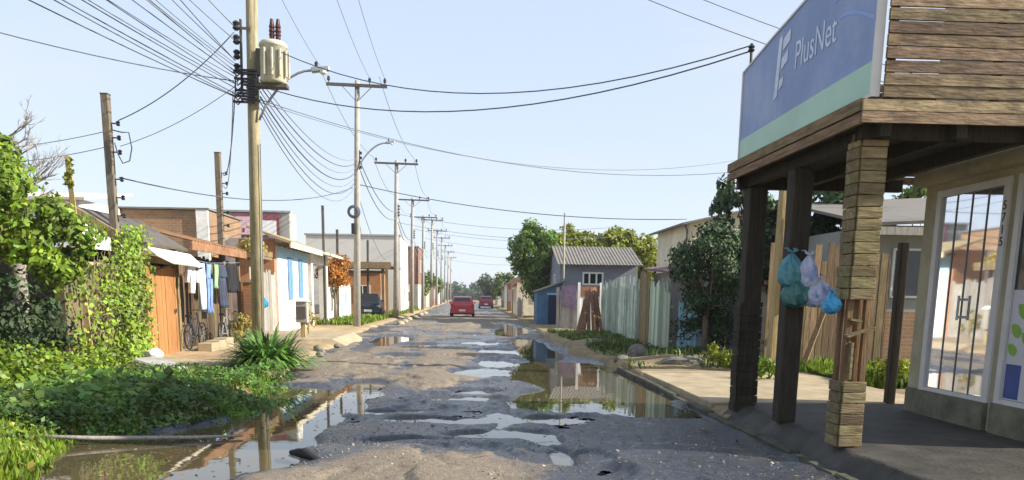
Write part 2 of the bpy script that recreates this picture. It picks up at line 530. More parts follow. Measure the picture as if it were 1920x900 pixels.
def leaf_quads(P, Nrm, size, aspect=.55, jitter=.6, droop=0.0):
    """diamond leaves at P, roughly facing Nrm"""
    n = len(P)
    Nn = Nrm + NR.normal(0, jitter, (n, 3))
    Nn /= np.linalg.norm(Nn, axis=1, keepdims=True) + 1e-9
    A = NR.normal(0, 1, (n, 3)); A[:, 2] -= droop
    A -= (A * Nn).sum(1, keepdims=True) * Nn
    A /= np.linalg.norm(A, axis=1, keepdims=True) + 1e-9
    B = np.cross(Nn, A)
    s = (size * NR.uniform(.6, 1.3, n))[:, None]
    V = np.stack([P - A * s * .5, P + B * s * aspect * .5 + A * s * .05 - Nn * s * .08, P + A * s * .5 - Nn * s * .1,
                  P - B * s * aspect * .5 + A * s * .05 - Nn * s * .08], 1).reshape(-1, 3)
    Fq = np.arange(4 * n).reshape(n, 4)
    return V, Fq

def crown_points(c, r, clumps, n, csize, flat=0):
    """points in many sub-clumps spread through an ellipsoid: uneven outline, gaps"""
    c = np.array(c); r = np.array(r)
    d = NR.normal(0, 1, (clumps, 3)); d /= np.linalg.norm(d, axis=1, keepdims=True)
    rad = NR.uniform(.35, 1.0, (clumps, 1)) ** .6
    cc = c + d * rad * r * NR.uniform(.85, 1.1, (clumps, 1))
    cs = csize * NR.uniform(.6, 1.35, clumps)
    wgt = cs ** 2 / (cs ** 2).sum()
    k = NR.choice(clumps, n, p=wgt)
    e = NR.normal(0, 1, (n, 3)); e /= np.linalg.norm(e, axis=1, keepdims=True)
    e[:, 2] = np.where(NR.random(n) < .35, np.abs(e[:, 2]), e[:, 2])
    P = cc[k] + e * (cs[k] * NR.uniform(.5, 1.05, n))[:, None]
    return P, e + .4 * d[k]

def limbs(mb, base, top, r0, crown_c, crown_r, nb, rr=None):
    rr = rr or R
    base = Vector(base); top = Vector(top)
    mid = base.lerp(top, .5) + Vector((rr.uniform(-.1, .1), rr.uniform(-.1, .1), 0))
    mb.tube([base, mid, top], [r0, r0 * .75, r0 * .5], 8)
    for i in range(nb):
        t = rr.uniform(.45, 1)
        s = base.lerp(top, t)
        e = Vector((crown_c[0] + rr.uniform(-.75, .75) * crown_r[0], crown_c[1] + rr.uniform(-.75, .75) * crown_r[1], crown_c[2] + rr.uniform(-.3, .8) * crown_r[2]))
        m = s.lerp(e, .5) + Vector((0, 0, -.08 * (e - s).length))
        mb.tube([s, m, e], [r0 * .4, r0 * .25, r0 * .08], 5)

def tree(name, label, base, top, r0, blobs, mat, lsize, group=None, nb=10, bark=None, cat='tree'):
    t = thing(name, label, cat, base, group)
    mb = MB()
    c0, rad0 = blobs[0][0], blobs[0][1]
    limbs(mb, base, top, r0, c0, rad0, nb)
    mb.build('trunk', bark or m_bark, t, True)
    Vs = []; Fs = []; o = 0
    for c, r, cl, n, cs in blobs:
        P, e = crown_points(c, r, cl, n, cs)
        P[:, 2] = np.maximum(P[:, 2], base[2] + .05)
        V, Fq = leaf_quads(P, e, lsize)
        Vs.append(V); Fs.append(Fq + o); o += len(V)
    npmesh('crown', np.vstack(Vs), np.vstack(Fs), mat, t)
    return t

def window(parent, face, c, wd, h, nm='window', div=1, fm=None, pm=None, fw=.05, rows=1):
    """c = centre on the wall surface; face y-, x+ or x-"""
    fm = fm or m_winwhite; pm = pm or m_glass
    x, y, z = c
    fr = MB(); pn = MB()
    def bx(mb, u0, u1, z0, z1, d0, d1):
        if face == 'y-':
            mb.box(x + u0, x + u1, y - d1, y - d0, z + z0, z + z1)
        elif face == 'x+':
            mb.box(x + d0, x + d1, y + u0, y + u1, z + z0, z + z1)
        else:
            mb.box(x - d1, x - d0, y + u0, y + u1, z + z0, z + z1)
    a = wd / 2; b = h / 2
    bx(fr, -a, -a + fw, -b, b, -.02, .05); bx(fr, a - fw, a, -b, b, -.02, .05)
    bx(fr, -a + fw, a - fw, b - fw, b, -.02, .049); bx(fr, -a + fw, a - fw, -b, -b + fw, -.02, .049)
    for i in range(1, div):
        u = -a + wd * i / div
        bx(fr, u - fw / 2, u + fw / 2, -b + fw, b - fw, -.02, .047)
    for i in range(1, rows):
        q = -b + h * i / rows
        bx(fr, -a + fw, a - fw, q - fw / 3, q + fw / 3, -.02, .044)
    o = fr.build(nm, fm, parent)
    bx(pn, -a + fw * .5, a - fw * .5, -b + fw * .5, b - fw * .5, -.018, .015)
    pn.build('pane', pm, o)
    return o

def door(parent, face, c, wd, h, mat):
    """c = bottom centre on the wall"""
    x, y, z = c
    mb = MB(); hd = MB()
    a = wd / 2
    if face == 'y-':
        mb.box(x - a, x + a, y - .04, y + .02, z, z + h); hd.box(x + a - .12, x + a - .06, y - .08, y - .041, z + .95, z + 1.05)
    elif face == 'x+':
        mb.box(x - .02, x + .04, y - a, y + a, z, z + h); hd.box(x + .041, x + .08, y - a + .06, y - a + .12, z + .95, z + 1.05)
    else:
        mb.box(x - .04, x + .02, y - a, y + a, z, z + h); hd.box(x - .08, x - .041, y - a + .06, y - a + .12, z + .95, z + 1.05)
    o = mb.build('door', mat, parent)
    hd.build('handle', m_steel, o)
    return o

def cable(p, q, sag=.4, r=.012, mat=None, n=18):
    p = Vector(p); q = Vector(q)
    pts = []
    for i in range(n + 1):
        t = i / n
        a = p.lerp(q, t)
        a.z -= sag * 4 * t * (1 - t)
        pts.append(a)
    return MB().tube(pts, r, 5).build('power_cable', mat or m_cable, None, True)

def boards(a, b, z0, hts, wdt, th=.025, gap=.012, lean=0.0, rr=R):
    """a row of upright boards from a to b (xy)"""
    mb = MB()
    a = Vector((a[0], a[1], 0)); b = Vector((b[0], b[1], 0))
    d = (b - a); Ln = d.length; d.normalize()
    nrm = Vector((-d.y, d.x, 0))
    s = 0
    while s < Ln - .02:
        wv = min(wdt * rr.uniform(.8, 1.2), Ln - s)
        h = rr.uniform(*hts)
        p = a + d * s; q = a + d * (s + wv - gap)
        l = rr.uniform(-lean, lean)
        o = rr.uniform(0, .012)
        ps = []
        for z, sh in ((z0, 0), (z0 + h, l)):
            for pt, k in ((p, 0), (q, 0), (q, th), (p, th)):
                v = pt + d * sh + nrm * (k + o); v.z = z
                ps.append(v)
        mb.hexa(ps)
        s += wv
    return mb

# ================================================================== THE SETTING
def xe_left(y):        # left edge of the roadway
    return np.interp(y, [3, 6.0, 7.2, 8.6, 9.5, 10.3, 11.6, 13, 16.4, 20, 25, 32, 60, 200], [-3.1, -3.3, -3.65, -4.05, -3.4, -2.75, -2.75, -2.95, -3.2, -3.3, -3.6, -4.0, -3.8, -3.7])

PITS = [  # x, y, rx, ry, depth
    (-3.3, 6.6, .7, .8, .10), (-3.0, 7.4, .9, .9, .12), (-3.2, 8.4, 1.1, .8, .14), (-2.5, 9.2, .75, .9, .12), (-2.35, 10.4, .65, .8, .11), (-2.05, 11.6, .6, .8, .10),
    (-1.85, 13.0, .55, .8, .10), (-1.75, 14.3, .42, .7, .09), (-2.7, 12.4, .6, 1.5, .10),
    (-2.25, 7.5, .7, .75, .10), (-2.0, 8.5, .45, .5, .08), (-2.6, 6.4, .6, .6, .09), (2.3, 12.6, 1.0, 1.3, .13), (1.9, 14.6, .8, 1.0, .10), (2.4, 15.6, .7, 1.0, .09), (1.2, 12.0, .6, .6, .08), (1.5, 11.6, .8, .6, .10), (2.6, 11.2, .7, .6, .10), (1.3, 12.9, .45, .8, .09), (1.75, 17.0, .75, 2.4, .11),
    (2.0, 22.5, .65, 3.0, .10), (2.75, 17.0, .75, 2.6, .12), (1.3, 15.3, .45, .9, .09), (2.05, 27, .6, 3, .09), (2.8, 14.6, .6, 1.6, .12),
    (.28, 16.6, .72, 1.0, .10), (.6, 19.0, .5, 1.0, .08), (.40, 9.0, .62, .34, .085), (.95, 7.7, .13, .5, .08), (.85, 8.6, .22, .3, .08), (1.3, 7.0, .2, .4, .07), (-.4, 10.2, .6, .22, .07), (.9, 10.2, .5, .25, .07),
    (-1.3, 25.7, .9, .8, .08), (.5, 27, .9, .8, .085), (-2.7, 28.5, .7, 2.8, .10), (.85, 23, .6, 1.2, .08), (-1.9, 21, .7, .8, .08), (1.6, 35, .6, 4, .09), (.1, 33, .7, .9, .07),
    (1.9, 43, .5, 5, .07), (-.2, 12.3, .8, .25, .06), (-1.0, 10.9, .5, .2, .06), (-.7, 8.55, .4, .2, .05), (.0, 13.3, .6, .3, .055), (2.4, 38, .5, 4, .09)]
MOUNDS = [(-.75, 15.2, .85, 2.6, .075), (-.1, 6.7, 1.9, 1.15, .075), (-.5, 20.5, 1.1, 1.3, .05), (2.3, 9.4, .8, .9, .05), (-.6, 12.0, .9, .7, .02), (0, 50, 2.2, 14, .05), (0, 40, 1.2, 4, .03),
          (2.1, 8.2, .9, .9, .06), (1.0, 14.0, .3, .7, .03), (-2.4, 18.5, .8, 2.5, .05), (-1.2, 9.3, .5, .4, .03), (-2.0, 7.9, .4, .3, .03)]

def road_h(x, y):
    wx = x + .35 * fbm(x * 1.1, y * .8, 3); wy = y + .7 * fbm(x * .9, y * .6, 5)
    h = .050 + .036 * fbm(x * .7, y * .35, 1) + .026 * fbm(x * 2.3, y * 1.4, 9)
    for a, b, c, d, e in ((-.5, 10.2, 2.4, 1.6, .034), (1.9, 9.9, 1.5, 1.6, .026), (.2, 12.6, 1.6, 1.0, .022), (.9, 18, .9, 2.4, .02), (-2.4, 8.6, .7, .8, .02), (1.0, 7.9, .8, .6, .022)):
        h = h - e * np.exp(-(((wx - a) / c) ** 2 + ((wy - b) / d) ** 2) ** 1.5)
    for a in (-1.35, .35):                      # wheel tracks
        h = h - .014 * np.exp(-((wx - a - .1 * np.sin(y * .3)) / .22) ** 2)
    h = h +   .024 * fbm(x * 6, y * 5, 12) + .012 * fbm(x * 17, y * 14, 14, 2)
    for a, b, c, d, e in PITS:
        q = ((wx - a) / c) ** 2 + ((wy - b) / d) ** 2
        h = h - e * 1.15 * np.exp(-q ** 2.5 * .9)
    for a, b, c, d, e in MOUNDS:
        q = ((wx - a) / c) ** 2 + ((wy - b) / d) ** 2
        h = h + e * np.exp(-q)
    # the asphalt that is left ends in broken edges
    st = fbm(x * 1.3, y * .8, 21) + .25 * fbm(x * 6, y * 4, 22)
    h = h + .020 * np.clip(st * 22, -1, 1) * np.clip(h / .02, 0, 1)
    return h

def grid(xs, ys, zf):
    X, Y = np.meshgrid(xs, ys)
    Z = zf(X, Y)
    V = np.stack([X, Y, Z], -1).reshape(-1, 3)
    nx, ny = len(xs), len(ys)
    i = np.arange(nx * ny).reshape(ny, nx)
    Fq = np.stack([i[:-1, :-1], i[:-1, 1:], i[1:, 1:], i[1:, :-1]], -1).reshape(-1, 4)
    return V, Fq

# ground sheet to the horizon
g = MB()
g.add([(-3000, -200, -.35), (3000, -200, -.35), (3000, 4000, -.35), (-3000, 4000, -.35)], [(0, 1, 2, 3)])
struct(g.build('ground', m_ground))

ys = 3.5 * np.exp(np.arange(0, 1160) * .0035)
ys = ys[ys < 200]
xs = np.arange(-5.4, 3.26, .035)
V, Fq = grid(xs, ys, road_h)
road = struct(npmesh('road', V, Fq, None, smooth=True))
# wetness by height: low places stay wet, humps have dried; painted shade joins below
hx = V[:, 2]
wet = np.clip((.088 - hx) / .05, 0, 1)
damp_shade = [(-.6, 10.6, 2.6, 1.9, .9), (1.8, 9.6, 1.7, 1.7, .8), (-1.4, 12.8, 1.2, 1.2, .5), (1.2, 13.5, 1.0, 1.6, .6), (.9, 17.5, .8, 2.5, .5), (-2.0, 8.2, 1.0, .9, .9), (1.6, 24, .9, 5, .5),
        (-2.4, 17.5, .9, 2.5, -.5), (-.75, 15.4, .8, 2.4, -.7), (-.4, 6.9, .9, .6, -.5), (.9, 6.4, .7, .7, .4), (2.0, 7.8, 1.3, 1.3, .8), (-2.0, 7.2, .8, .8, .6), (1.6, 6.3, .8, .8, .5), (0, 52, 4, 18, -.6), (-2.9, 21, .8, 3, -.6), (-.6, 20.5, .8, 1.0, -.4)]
for a_, b_, c_, d_, e_ in damp_shade:      # wet patches, also painting the shop's shadow darker, and sunny humps that have dried
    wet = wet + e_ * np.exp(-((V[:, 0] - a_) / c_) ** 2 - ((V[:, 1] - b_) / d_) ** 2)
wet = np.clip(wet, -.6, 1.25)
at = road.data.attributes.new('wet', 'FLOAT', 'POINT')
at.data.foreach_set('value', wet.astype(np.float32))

def road_material():
    m = bpy.data.materials.new('broken wet asphalt')
    m.use_nodes = True
    n = m.node_tree; L = n.links.new
    b = n.nodes['Principled BSDF']
    tc = n.nodes.new('ShaderNodeTexCoord')
    at = n.nodes.new('ShaderNodeAttribute'); at.attribute_name = 'wet'
    def noise(sc_, det=5, ro=.6):
        k = n.nodes.new('ShaderNodeTexNoise')
        k.inputs['Scale'].default_value = sc_; k.inputs['Detail'].default_value = det; k.inputs['Roughness'].default_value = ro
        L(tc.outputs['Object'], k.inputs['Vector'])
        return k
    def mr(src, a, b_, c=0, d=1):
        k = n.nodes.new('ShaderNodeMapRange')
        k.inputs[1].default_value, k.inputs[2].default_value, k.inputs[3].default_value, k.inputs[4].default_value = a, b_, c, d
        L(src, k.inputs[0]); return k.outputs[0]
    def math_(op, a, b_):
        k = n.nodes.new('ShaderNodeMath'); k.operation = op
        for i, s in enumerate((a, b_)):
            if isinstance(s, (int, float)): k.inputs[i].default_value = s
            else: L(s, k.inputs[i])
        return k.outputs[0]
    def mix(f, a, b_):
        k = n.nodes.new('ShaderNodeMix'); k.data_type = 'RGBA'
        L(f, k.inputs[0])
        for i, s in ((6, a), (7, b_)):
            if isinstance(s, tuple): k.inputs[i].default_value = s
            else: L(s, k.inputs[i])
        return k.outputs[2]
    n1 = noise(1.1, 7, .7); n2 = noise(14, 5, .7); n3 = noise(90, 3, .6)
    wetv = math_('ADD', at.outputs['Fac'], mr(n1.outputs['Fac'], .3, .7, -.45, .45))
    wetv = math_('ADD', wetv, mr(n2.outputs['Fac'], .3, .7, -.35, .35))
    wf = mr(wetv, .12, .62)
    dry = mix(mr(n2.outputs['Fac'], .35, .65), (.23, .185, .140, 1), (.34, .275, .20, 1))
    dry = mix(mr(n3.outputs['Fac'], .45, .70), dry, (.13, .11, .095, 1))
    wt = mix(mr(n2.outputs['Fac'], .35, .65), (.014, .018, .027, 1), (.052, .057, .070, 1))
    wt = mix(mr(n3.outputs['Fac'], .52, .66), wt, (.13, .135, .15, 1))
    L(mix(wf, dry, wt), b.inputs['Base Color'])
    L(mr(math_('ADD', wf, mr(n2.outputs['Fac'], .35, .65, -.12, .12)), 0, 1, .95, .12), b.inputs['Roughness'])
    b.inputs['Specular IOR Level'].default_value = .36
    bp = n.nodes.new('ShaderNodeBump'); bp.inputs['Strength'].default_value = .9; bp.inputs['Distance'].default_value = .045
    L(math_('ADD', math_('MULTIPLY', n2.outputs['Fac'], 1.0), math_('MULTIPLY', n3.outputs['Fac'], .55)), bp.inputs['Height'])
    L(mr(wf, 0, 1, .9, .5), bp.inputs['Strength'])
    L(bp.outputs[0], b.inputs['Normal'])
    return m
road.data.materials.append(road_material())

def water_material():
    m = bpy.data.materials.new('muddy puddle water')
    m.use_nodes = True
    n = m.node_tree; b = n.nodes['Principled BSDF']
    b.inputs['Base Color'].default_value = (.085, .068, .036, 1)
    b.inputs['Roughness'].default_value = .015
    b.inputs['IOR'].default_value = 1.4
    b.inputs['Specular IOR Level'].default_value = .9
    tc = n.nodes.new('ShaderNodeTexCoord')
    k = n.nodes.new('ShaderNodeTexNoise'); k.inputs['Scale'].default_value = 2.2; k.inputs['Detail'].default_value = 3
    n.links.new(tc.outputs['Object'], k.inputs['Vector'])
    bp = n.nodes.new('ShaderNodeBump'); bp.inputs['Strength'].default_value = .05; bp.inputs['Distance'].default_value = .02
    n.links.new(k.outputs['Fac'], bp.inputs['Height']); n.links.new(bp.outputs[0], b.inputs['Normal'])
    return m
wm = MB()
wm.add([(-5.3, 3.6, 0), (3.24, 3.6, 0), (3.24, 120, 0), (-5.3, 120, 0)], [(0, 1, 2, 3)])
struct(wm.build('water', water_material()))

# gravel and litter on the road (nobody could count it)
n = 4200
gy = 5.0 * np.exp(NR.random(n) * 1.7); gx = NR.uniform(-3.6, 3.2, n)
gz = road_h(gx, gy)
k = (gz > .012 + .05 * NR.random(n)) & (fbm(gx * 1.2, gy * .8, 91) + .1 > NR.random(n) * .3)
gx, gy, gz = gx[k], gy[k], gz[k]; n = len(gx)
r_ = NR.uniform(.005, .012, n) * (1 + gy / 22) * np.where(NR.random(n) < .05, 2.0, 1)
oct_ = np.array([(1, 0, 0), (0, 1, 0), (-1, 0, 0), (0, -1, 0), (0, 0, .7), (0, 0, -.7)])
V = (np.stack([gx, gy, gz], 1)[:, None, :] + oct_[None] * (r_[:, None, None] * NR.uniform(.6, 1.3, (n, 6, 1)))).reshape(-1, 3)
f8 = np.array([(0, 1, 4), (1, 2, 4), (2, 3, 4), (3, 0, 4), (1, 0, 5), (2, 1, 5), (3, 2, 5), (0, 3, 5)])
Fq = (np.arange(n)[:, None, None] * 6 + f8[None]).reshape(-1, 3)
o = npmesh('gravel', V, Fq, M('road gravel', (.24, .21, .18), .9, .3, 4, isl=.55)); struct(o, 'stuff'); tag(o, 'loose gravel scattered over the broken road surface', 'gravel')
n = 900
gy = 5.2 * np.exp(NR.random(n) * 1.4); gx = np.where(NR.random(n) < .6, xe_left(gy) + NR.normal(.5, .5, n), NR.uniform(-3, 3.2, n))
gz = np.maximum(road_h(gx, gy), 0) + .008
V, Fq = leaf_quads(np.stack([gx, gy, gz], 1), np.tile([0., 0, 1], (n, 1)), .05, .5, .15)
o = npmesh('fallen_leaves', V, Fq, M('dead leaves', (.16, .10, .045), .8, .3, 4, isl=.5)); struct(o, 'stuff'); tag(o, 'dead leaves and scraps lying on the road and floating on the puddles', 'litter')

# left verge: bank of earth
def left_h(x, y):
    d = xe_left(y) - x + .18 * fbm(x * 1.5, y * 1.5, 31) * 2
    s = np.clip((d + .15) / .9, 0, 1); s = s * s * (3 - 2 * s)
    hgt = np.interp(y, [3, 8, 10, 14, 16.5, 25, 40, 200], [.16, .16, .20, .14, .15, .15, .14, .12])
    return -.16 + s * (hgt + .16) + .05 * fbm(x * 1.2, y * 1.2, 33) * s + .02 * fbm(x * 5, y * 5, 36) * s
xsl = np.concatenate([-np.array([60, 40, 28, 20, 14]), np.arange(-11, -2.3, .1)])
ysl = 3.5 * np.exp(np.arange(0, 420) * .0098); ysl = ysl[ysl < 200]
V, Fq = grid(xsl, ysl, left_h)
struct(npmesh('left_verge', V, Fq, m_soil, smooth=True))

# right side: kerb, paved strip, rough ground beyond
def right_h(x, y):
    s = np.clip((x - 3.1) / .5, 0, 1)
    far = np.clip((y - 16.2) / 1.2, 0, 1)
    h = .085 + far * (.06 + .16 * fbm(x * .8, y * .5, 41) + .05 * fbm(x * 3, y * 2.2, 44))
    for a, b, c, d, e in ((4.6, 18.2, .8, 1.3, .14), (3.9, 24, .8, 2.5, .16), (5.6, 18.6, .6, .8, .12), (4.4, 29, .9, 2, .1)):
        h = h + e * np.exp(-((x - a) / c) ** 2 - ((y - b) / d) ** 2)
    edge = np.interp(y, [4, 16, 18, 22, 30, 60, 200], [3.4, 3.4, 3.3, 2.9, 2.9, 3.3, 3.3]) + .5 * fbm(x * 2, y * .8, 47) * far
    t = np.clip((x - edge) / .35 + .5, 0, 1); t = t * t * (3 - 2 * t)
    return -.16 + (h + .16) * t
xsr = np.concatenate([np.arange(2.5, 9, .08), np.array([10, 12, 15, 20, 30, 60])])
ysr = 10.4 * np.exp(np.arange(0, 330) * .0092); ysr = ysr[ysr < 200]
V, Fq = grid(xsr, ysr, right_h)
struct(npmesh('right_verge', V, Fq, M('dark trodden earth', (.24, .18, .10), .95, .3, 1.6, .6, 22, dirt=(.09, .10, .04), dirt_scale=1.1, dirt_amt=.7), smooth=True))
mb = MB()
rr = random.Random(3)
yy = 11.2
while yy < 15.9:         # paved slabs of the walk past the porch
    L_ = min(1.55, 16 - yy)
    mb.box(3.46 + rr.uniform(0, .05), 6.9, yy, yy + L_ - .03, .02, .125 + rr.uniform(-.006, .012))
    yy += L_
struct(mb.build('sidewalk', m_conc, bevel=.012))
mb = MB()
yy = 4.0
while yy < 16.5:
    o = rr.uniform(-.025, .025); z = rr.uniform(.05, .085)
    mb.hexa([(3.24 + o, yy, -.1), (3.38 + o, yy, -.1), (3.38 + o, yy + .94, -.1), (3.24 + o, yy + .94, -.1),
             (3.26 + o, yy, z), (3.38 + o, yy, z), (3.38 + o, yy + .94, z), (3.26 + o, yy + .94, z)])
    yy += .96
struct(mb.build('kerb', m_kerb, bevel=.02))
# porch slab with a worn, crumbling edge
xsp = np.concatenate([np.arange(3.36, 4.3, .05), np.arange(4.3, 6.6, .2)])
ysp = np.arange(4.0, 10.9, .08)
def porch_h(x, y):
    e = 3.55 + .22 * fbm(x * 0, y * 1.3, 51) * 2
    s = np.clip((x - e + .12) / .22, 0, 1)
    s2 = np.clip((10.85 - y) / .15, 0, 1)
    return -.02 + (.215 + .012 * fbm(x * 2, y * 2, 53)) * s * s2 + .03 * fbm(x * 7, y * 7, 55) * (1 - s)
V, Fq = grid(xsp, ysp, porch_h)
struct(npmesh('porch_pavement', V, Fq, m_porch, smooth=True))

# concrete strip in front of the gate and drive slab further on
mb = MB()
mb.hexa([(-7.0, 16.6, .0), (-3.55, 15.6, .0), (-3.5, 16.5, .0), (-7.0, 17.9, .0), (-7.0, 16.6, .205), (-3.55, 15.6, .16), (-3.5, 16.5, .165), (-7.0, 17.9, .20)])
struct(mb.build('gate_path', m_conc, bevel=.02))
mb = MB()
mb.hexa([(-7.0, 23.5, .0), (-3.3, 24.0, -.1), (-3.4, 28.4, -.1), (-7.0, 28.6, .0), (-7.0, 23.5, .30), (-4.0, 24.0, .28), (-4.0, 28.4, .27), (-7.0, 28.6, .30)])
struct(mb.build('driveway_slab_path', m_conc, bevel=.02))

# ------------------------------------------------------------------ grass (nobody could count it)
def blades(name, n, sampler, hgt, mat, label, wid=.012, lean=.35):
    P, H = sampler(n)
    n = len(P)
    h = hgt * NR.uniform(.5, 1.3, n) * H
    a = NR.uniform(0, 2 * PI, n)
    d = np.stack([np.cos(a), np.sin(a), 0 * a], 1)
    e = np.stack([-np.sin(a), np.cos(a), 0 * a], 1)
    ln = NR.uniform(.1, 1, n) * lean
    w_ = (wid * NR.uniform(.7, 1.5, n) * (1 + P[:, 1] / 25))[:, None]
    up = np.array([0, 0, 1.0])
    m1 = P + up * (h * .55)[:, None] + d * (ln * h * .35)[:, None]
    t1 = P + up * h[:, None] + d * (ln * h * 1.2)[:, None]
    V = np.stack([P - e * w_, P + e * w_, m1 + e * w_ * .8, t1, m1 - e * w_ * .8], 1).reshape(-1, 3)
    Fq = np.arange(5 * n).reshape(n, 5)
    o = npmesh(name, V, Fq, mat)
    struct(o, 'stuff'); tag(o, label, 'grass')
    return o

def samp_left(y0, y1, x0, inset, dens=None, ymap=True):
    def f(n):
        y = y0 * np.exp(NR.random(n) * math.log(y1 / y0))
        e = xe_left(y) + inset
        x = x0 + (e - x0) * NR.random(n)
        keep = fbm(x * .9, y * .9, 61) + .28 > NR.random(n) * .25
        if dens is not None:
            keep &= dens(x, y)
        x = x[keep]; y = y[keep]
        P = np.stack([x, y, left_h(x, y) - .01], 1)
        return P, np.clip(1 + 1.6 * fbm(x * 1.4, y * 1.4, 63), .4, 1.8)
    return f
nodrive = lambda x, y: ~((y > 15.4) & (y < 17.6) & (x > -7.0)) | (x < -7)
blades('bank_grass', 34000, samp_left(5.0, 14.2, -8.5, -.10), .13, m_grass, 'sunlit short grass on the left bank beside the puddle')
blades('verge_grass', 9000, samp_left(38, 80, -7.2, -1.0), .22, m_grass, 'strip of bright grass along the left kerb below the poles', wid=.014)
def samp_right(n):
    x = NR.uniform(3.3, 6.6, n); y = 16.6 + NR.random(n) * 17
    keep = (fbm(x * .8, y * .8, 71) + .10 > NR.random(n) * .35) & (x > 3.3)
    x = x[keep]; y = y[keep]
    return np.stack([x, y, right_h(x, y) - .01], 1), np.clip(1 + 2 * fbm(x, y, 73), .3, 1.8)
P_ = samp_right(9000)[0]
lift = NR.random(len(P_)) ** .6 * np.clip(.12 + .5 * fbm(P_[:, 0] * 1.4, P_[:, 1] * .9, 99), .02, .4)
P_[:, 2] += lift
V, Fq = leaf_quads(P_, np.tile([0., -.2, 1], (len(P_), 1)) + NR.normal(0, .3, (len(P_), 3)), .085, .6, .35)
o = npmesh('verge_ground_cover', V, Fq, m_lf_dark); struct(o, 'stuff'); tag(o, 'dark creeping weeds over the mounds of the right verge', 'ground cover')
blades('verge_weeds', 14000, samp_right, .14, m_lf_olive, 'rough olive weeds on the earth mounds along the right verge')
def samp_lot(n):
    x = NR.uniform(5.6, 11, n); y = NR.uniform(13.4, 17.2, n)
    x = np.where(y < 16, np.maximum(x, 6.95), x)
    return np.stack([x, y, right_h(x, y) - .01], 1), np.clip(1 + 2 * fbm(x, y, 75), .3, 1.8)
blades('lot_grass', 9000, samp_lot, .20, m_grass, 'green grass in the yard behind the porch posts')

# broad leaved ground cover on the bank
def cover(name, n, y0, y1, x0, inset, hgt, size, label, mat, dens=None):
    P, H = samp_left(y0, y1, x0, inset, dens)(n)
    lift = hgt * H * NR.random(len(P)) ** .6 * np.clip(1 + 2.2 * fbm(P[:, 0] * 2.2, P[:, 1] * 2.2, 97), .35, 2)
    P = P + np.stack([0 * lift, 0 * lift, lift], 1)
    nr = np.stack([NR.normal(.2, .4, len(P)), NR.normal(-.2, .4, len(P)), np.ones(len(P))], 1)
    V, Fq = leaf_quads(P, nr, size, .6, .35)
    o = npmesh(name, V, Fq, mat)
    struct(o, 'stuff'); tag(o, label, 'ground cover')
    return o
cover('bank_undergrowth', 34000, 8.6, 14.9, -8.0, .02, .16, .065, 'dense creeping weeds covering the bank beside the left puddle', m_cover, nodrive)
cover('fence_undergrowth', 6000, 11.0, 15.6, -8.2, -3.2, .42, .10, 'taller leafy weeds along the foot of the vine covered wall', m_lf_bright, lambda x, y: x < -5.2)
cover('broad_weeds', 2600, 8.8, 13.2, -7.5, -.1, .26, .15, 'scattered broad leaved weeds standing out of the creeping ground cover', m_lf_mid, lambda x, y: fbm(x * 1.6, y * 1.6, 95) > .06)
cover('dead_stems', 1500, 6.0, 14, -7.5, .05, .10, .09, 'dry brown leaves among the weeds of the left bank', m_lf_dry)
cover('near_undergrowth', 7000, 5.5, 9.2, -7.5, -.35, .14, .06, 'bright short weeds at the near left corner of the bank', m_lf_bright)

# loose stones, each a thing of its own
def stone(c, r, sx=1, sy=1, sz=.7, seed=0):
    bm = bmesh.new()
    bmesh.ops.create_icosphere(bm, subdivisions=3, radius=r)
    for v in bm.verts:
        k = 1 + .5 * float(fbm(np.array(v.co.x / r * 1.3 + seed), np.array(v.co.y / r * 1.3 + v.co.z / r * 1.7), seed, 3))
        v.co = Vector((v.co.x * sx * k, v.co.y * sy * k, v.co.z * sz * k))
    me = bpy.data.meshes.new('stone')
    bm.to_mesh(me); bm.free()
    return me
def put_stone(c, r, mat, label, name='stone', seed=0, sx=1, sy=1, sz=.7):
    o = link(name, stone(c, r, sx, sy, sz, seed), mat)
    o.location = c
    tag(o, label, 'stone')
    return o
put_stone((4.05, 19.0, .26), .26, m_rock, 'pale rounded boulder on the right verge beside the puddle', 'boulder', 2, 1, .9, .85)
put_stone((3.55, 18.4, .16), .16, m_rock, 'small dark rock just left of the pale boulder', 'rock', 5, 1.3, 1, .7)
put_stone((4.7, 17.2, .2), .3, m_rock, 'flat dark rock in the weeds nearest the paved walk', 'rock', 8, 1.6, 1, .5)
put_stone((-6.15, 16.1, .38), .17, m_whitestone, 'whitewashed round stone by the broken slab at the orange gate', 'white_stone', 4)
mb = MB()
mb.hexa([(-6.3, 15.5, .12), (-5.55, 15.1, .05), (-5.3, 15.7, .05), (-6.1, 16.2, .12), (-6.35, 15.5, .34), (-5.6, 15.1, .20), (-5.35, 15.65, .18), (-6.1, 16.15, .36)])
tag(mb.build('broken_slab', m_concgrey, bevel=.03), 'tilted broken grey concrete slab below the orange gate', 'concrete slab')
for i, (x, y, r) in enumerate([(-3.75, 17.6, .11), (-3.5, 19.2, .09), (-3.9, 21.2, .12), (-3.6, 22.3, .08), (-4.3, 18.6, .10), (-3.5, 45, .2), (-3.6, 49, .2), (-3.5, 53, .22), (-3.55, 57, .2), (-3.5, 42, .2), (-3.6, 61, .2), (-3.5, 65, .22)]):
    far = i > 4
    o = put_stone((x, y, .17 if not far else .1), r, m_conc if far else m_rock, 'pale kerb stone along the grass strip under the poles' if far else 'loose tan rubble stone on the dirt edge before the drive slab', 'kerb_stone' if far else 'rubble_stone', i, 1.2, 2.2 if far else 1, .8)
    o['group'] = 'kerb stones by the grass strip' if far else 'rubble on the dirt edge'
mb = MB()
mb.tube([(-4.6, 8.35, .12), (-3.9, 8.5, .07), (-3.0, 8.75, .035), (-2.5, 8.9, .03)], [.018, .024, .02, .012], 7)
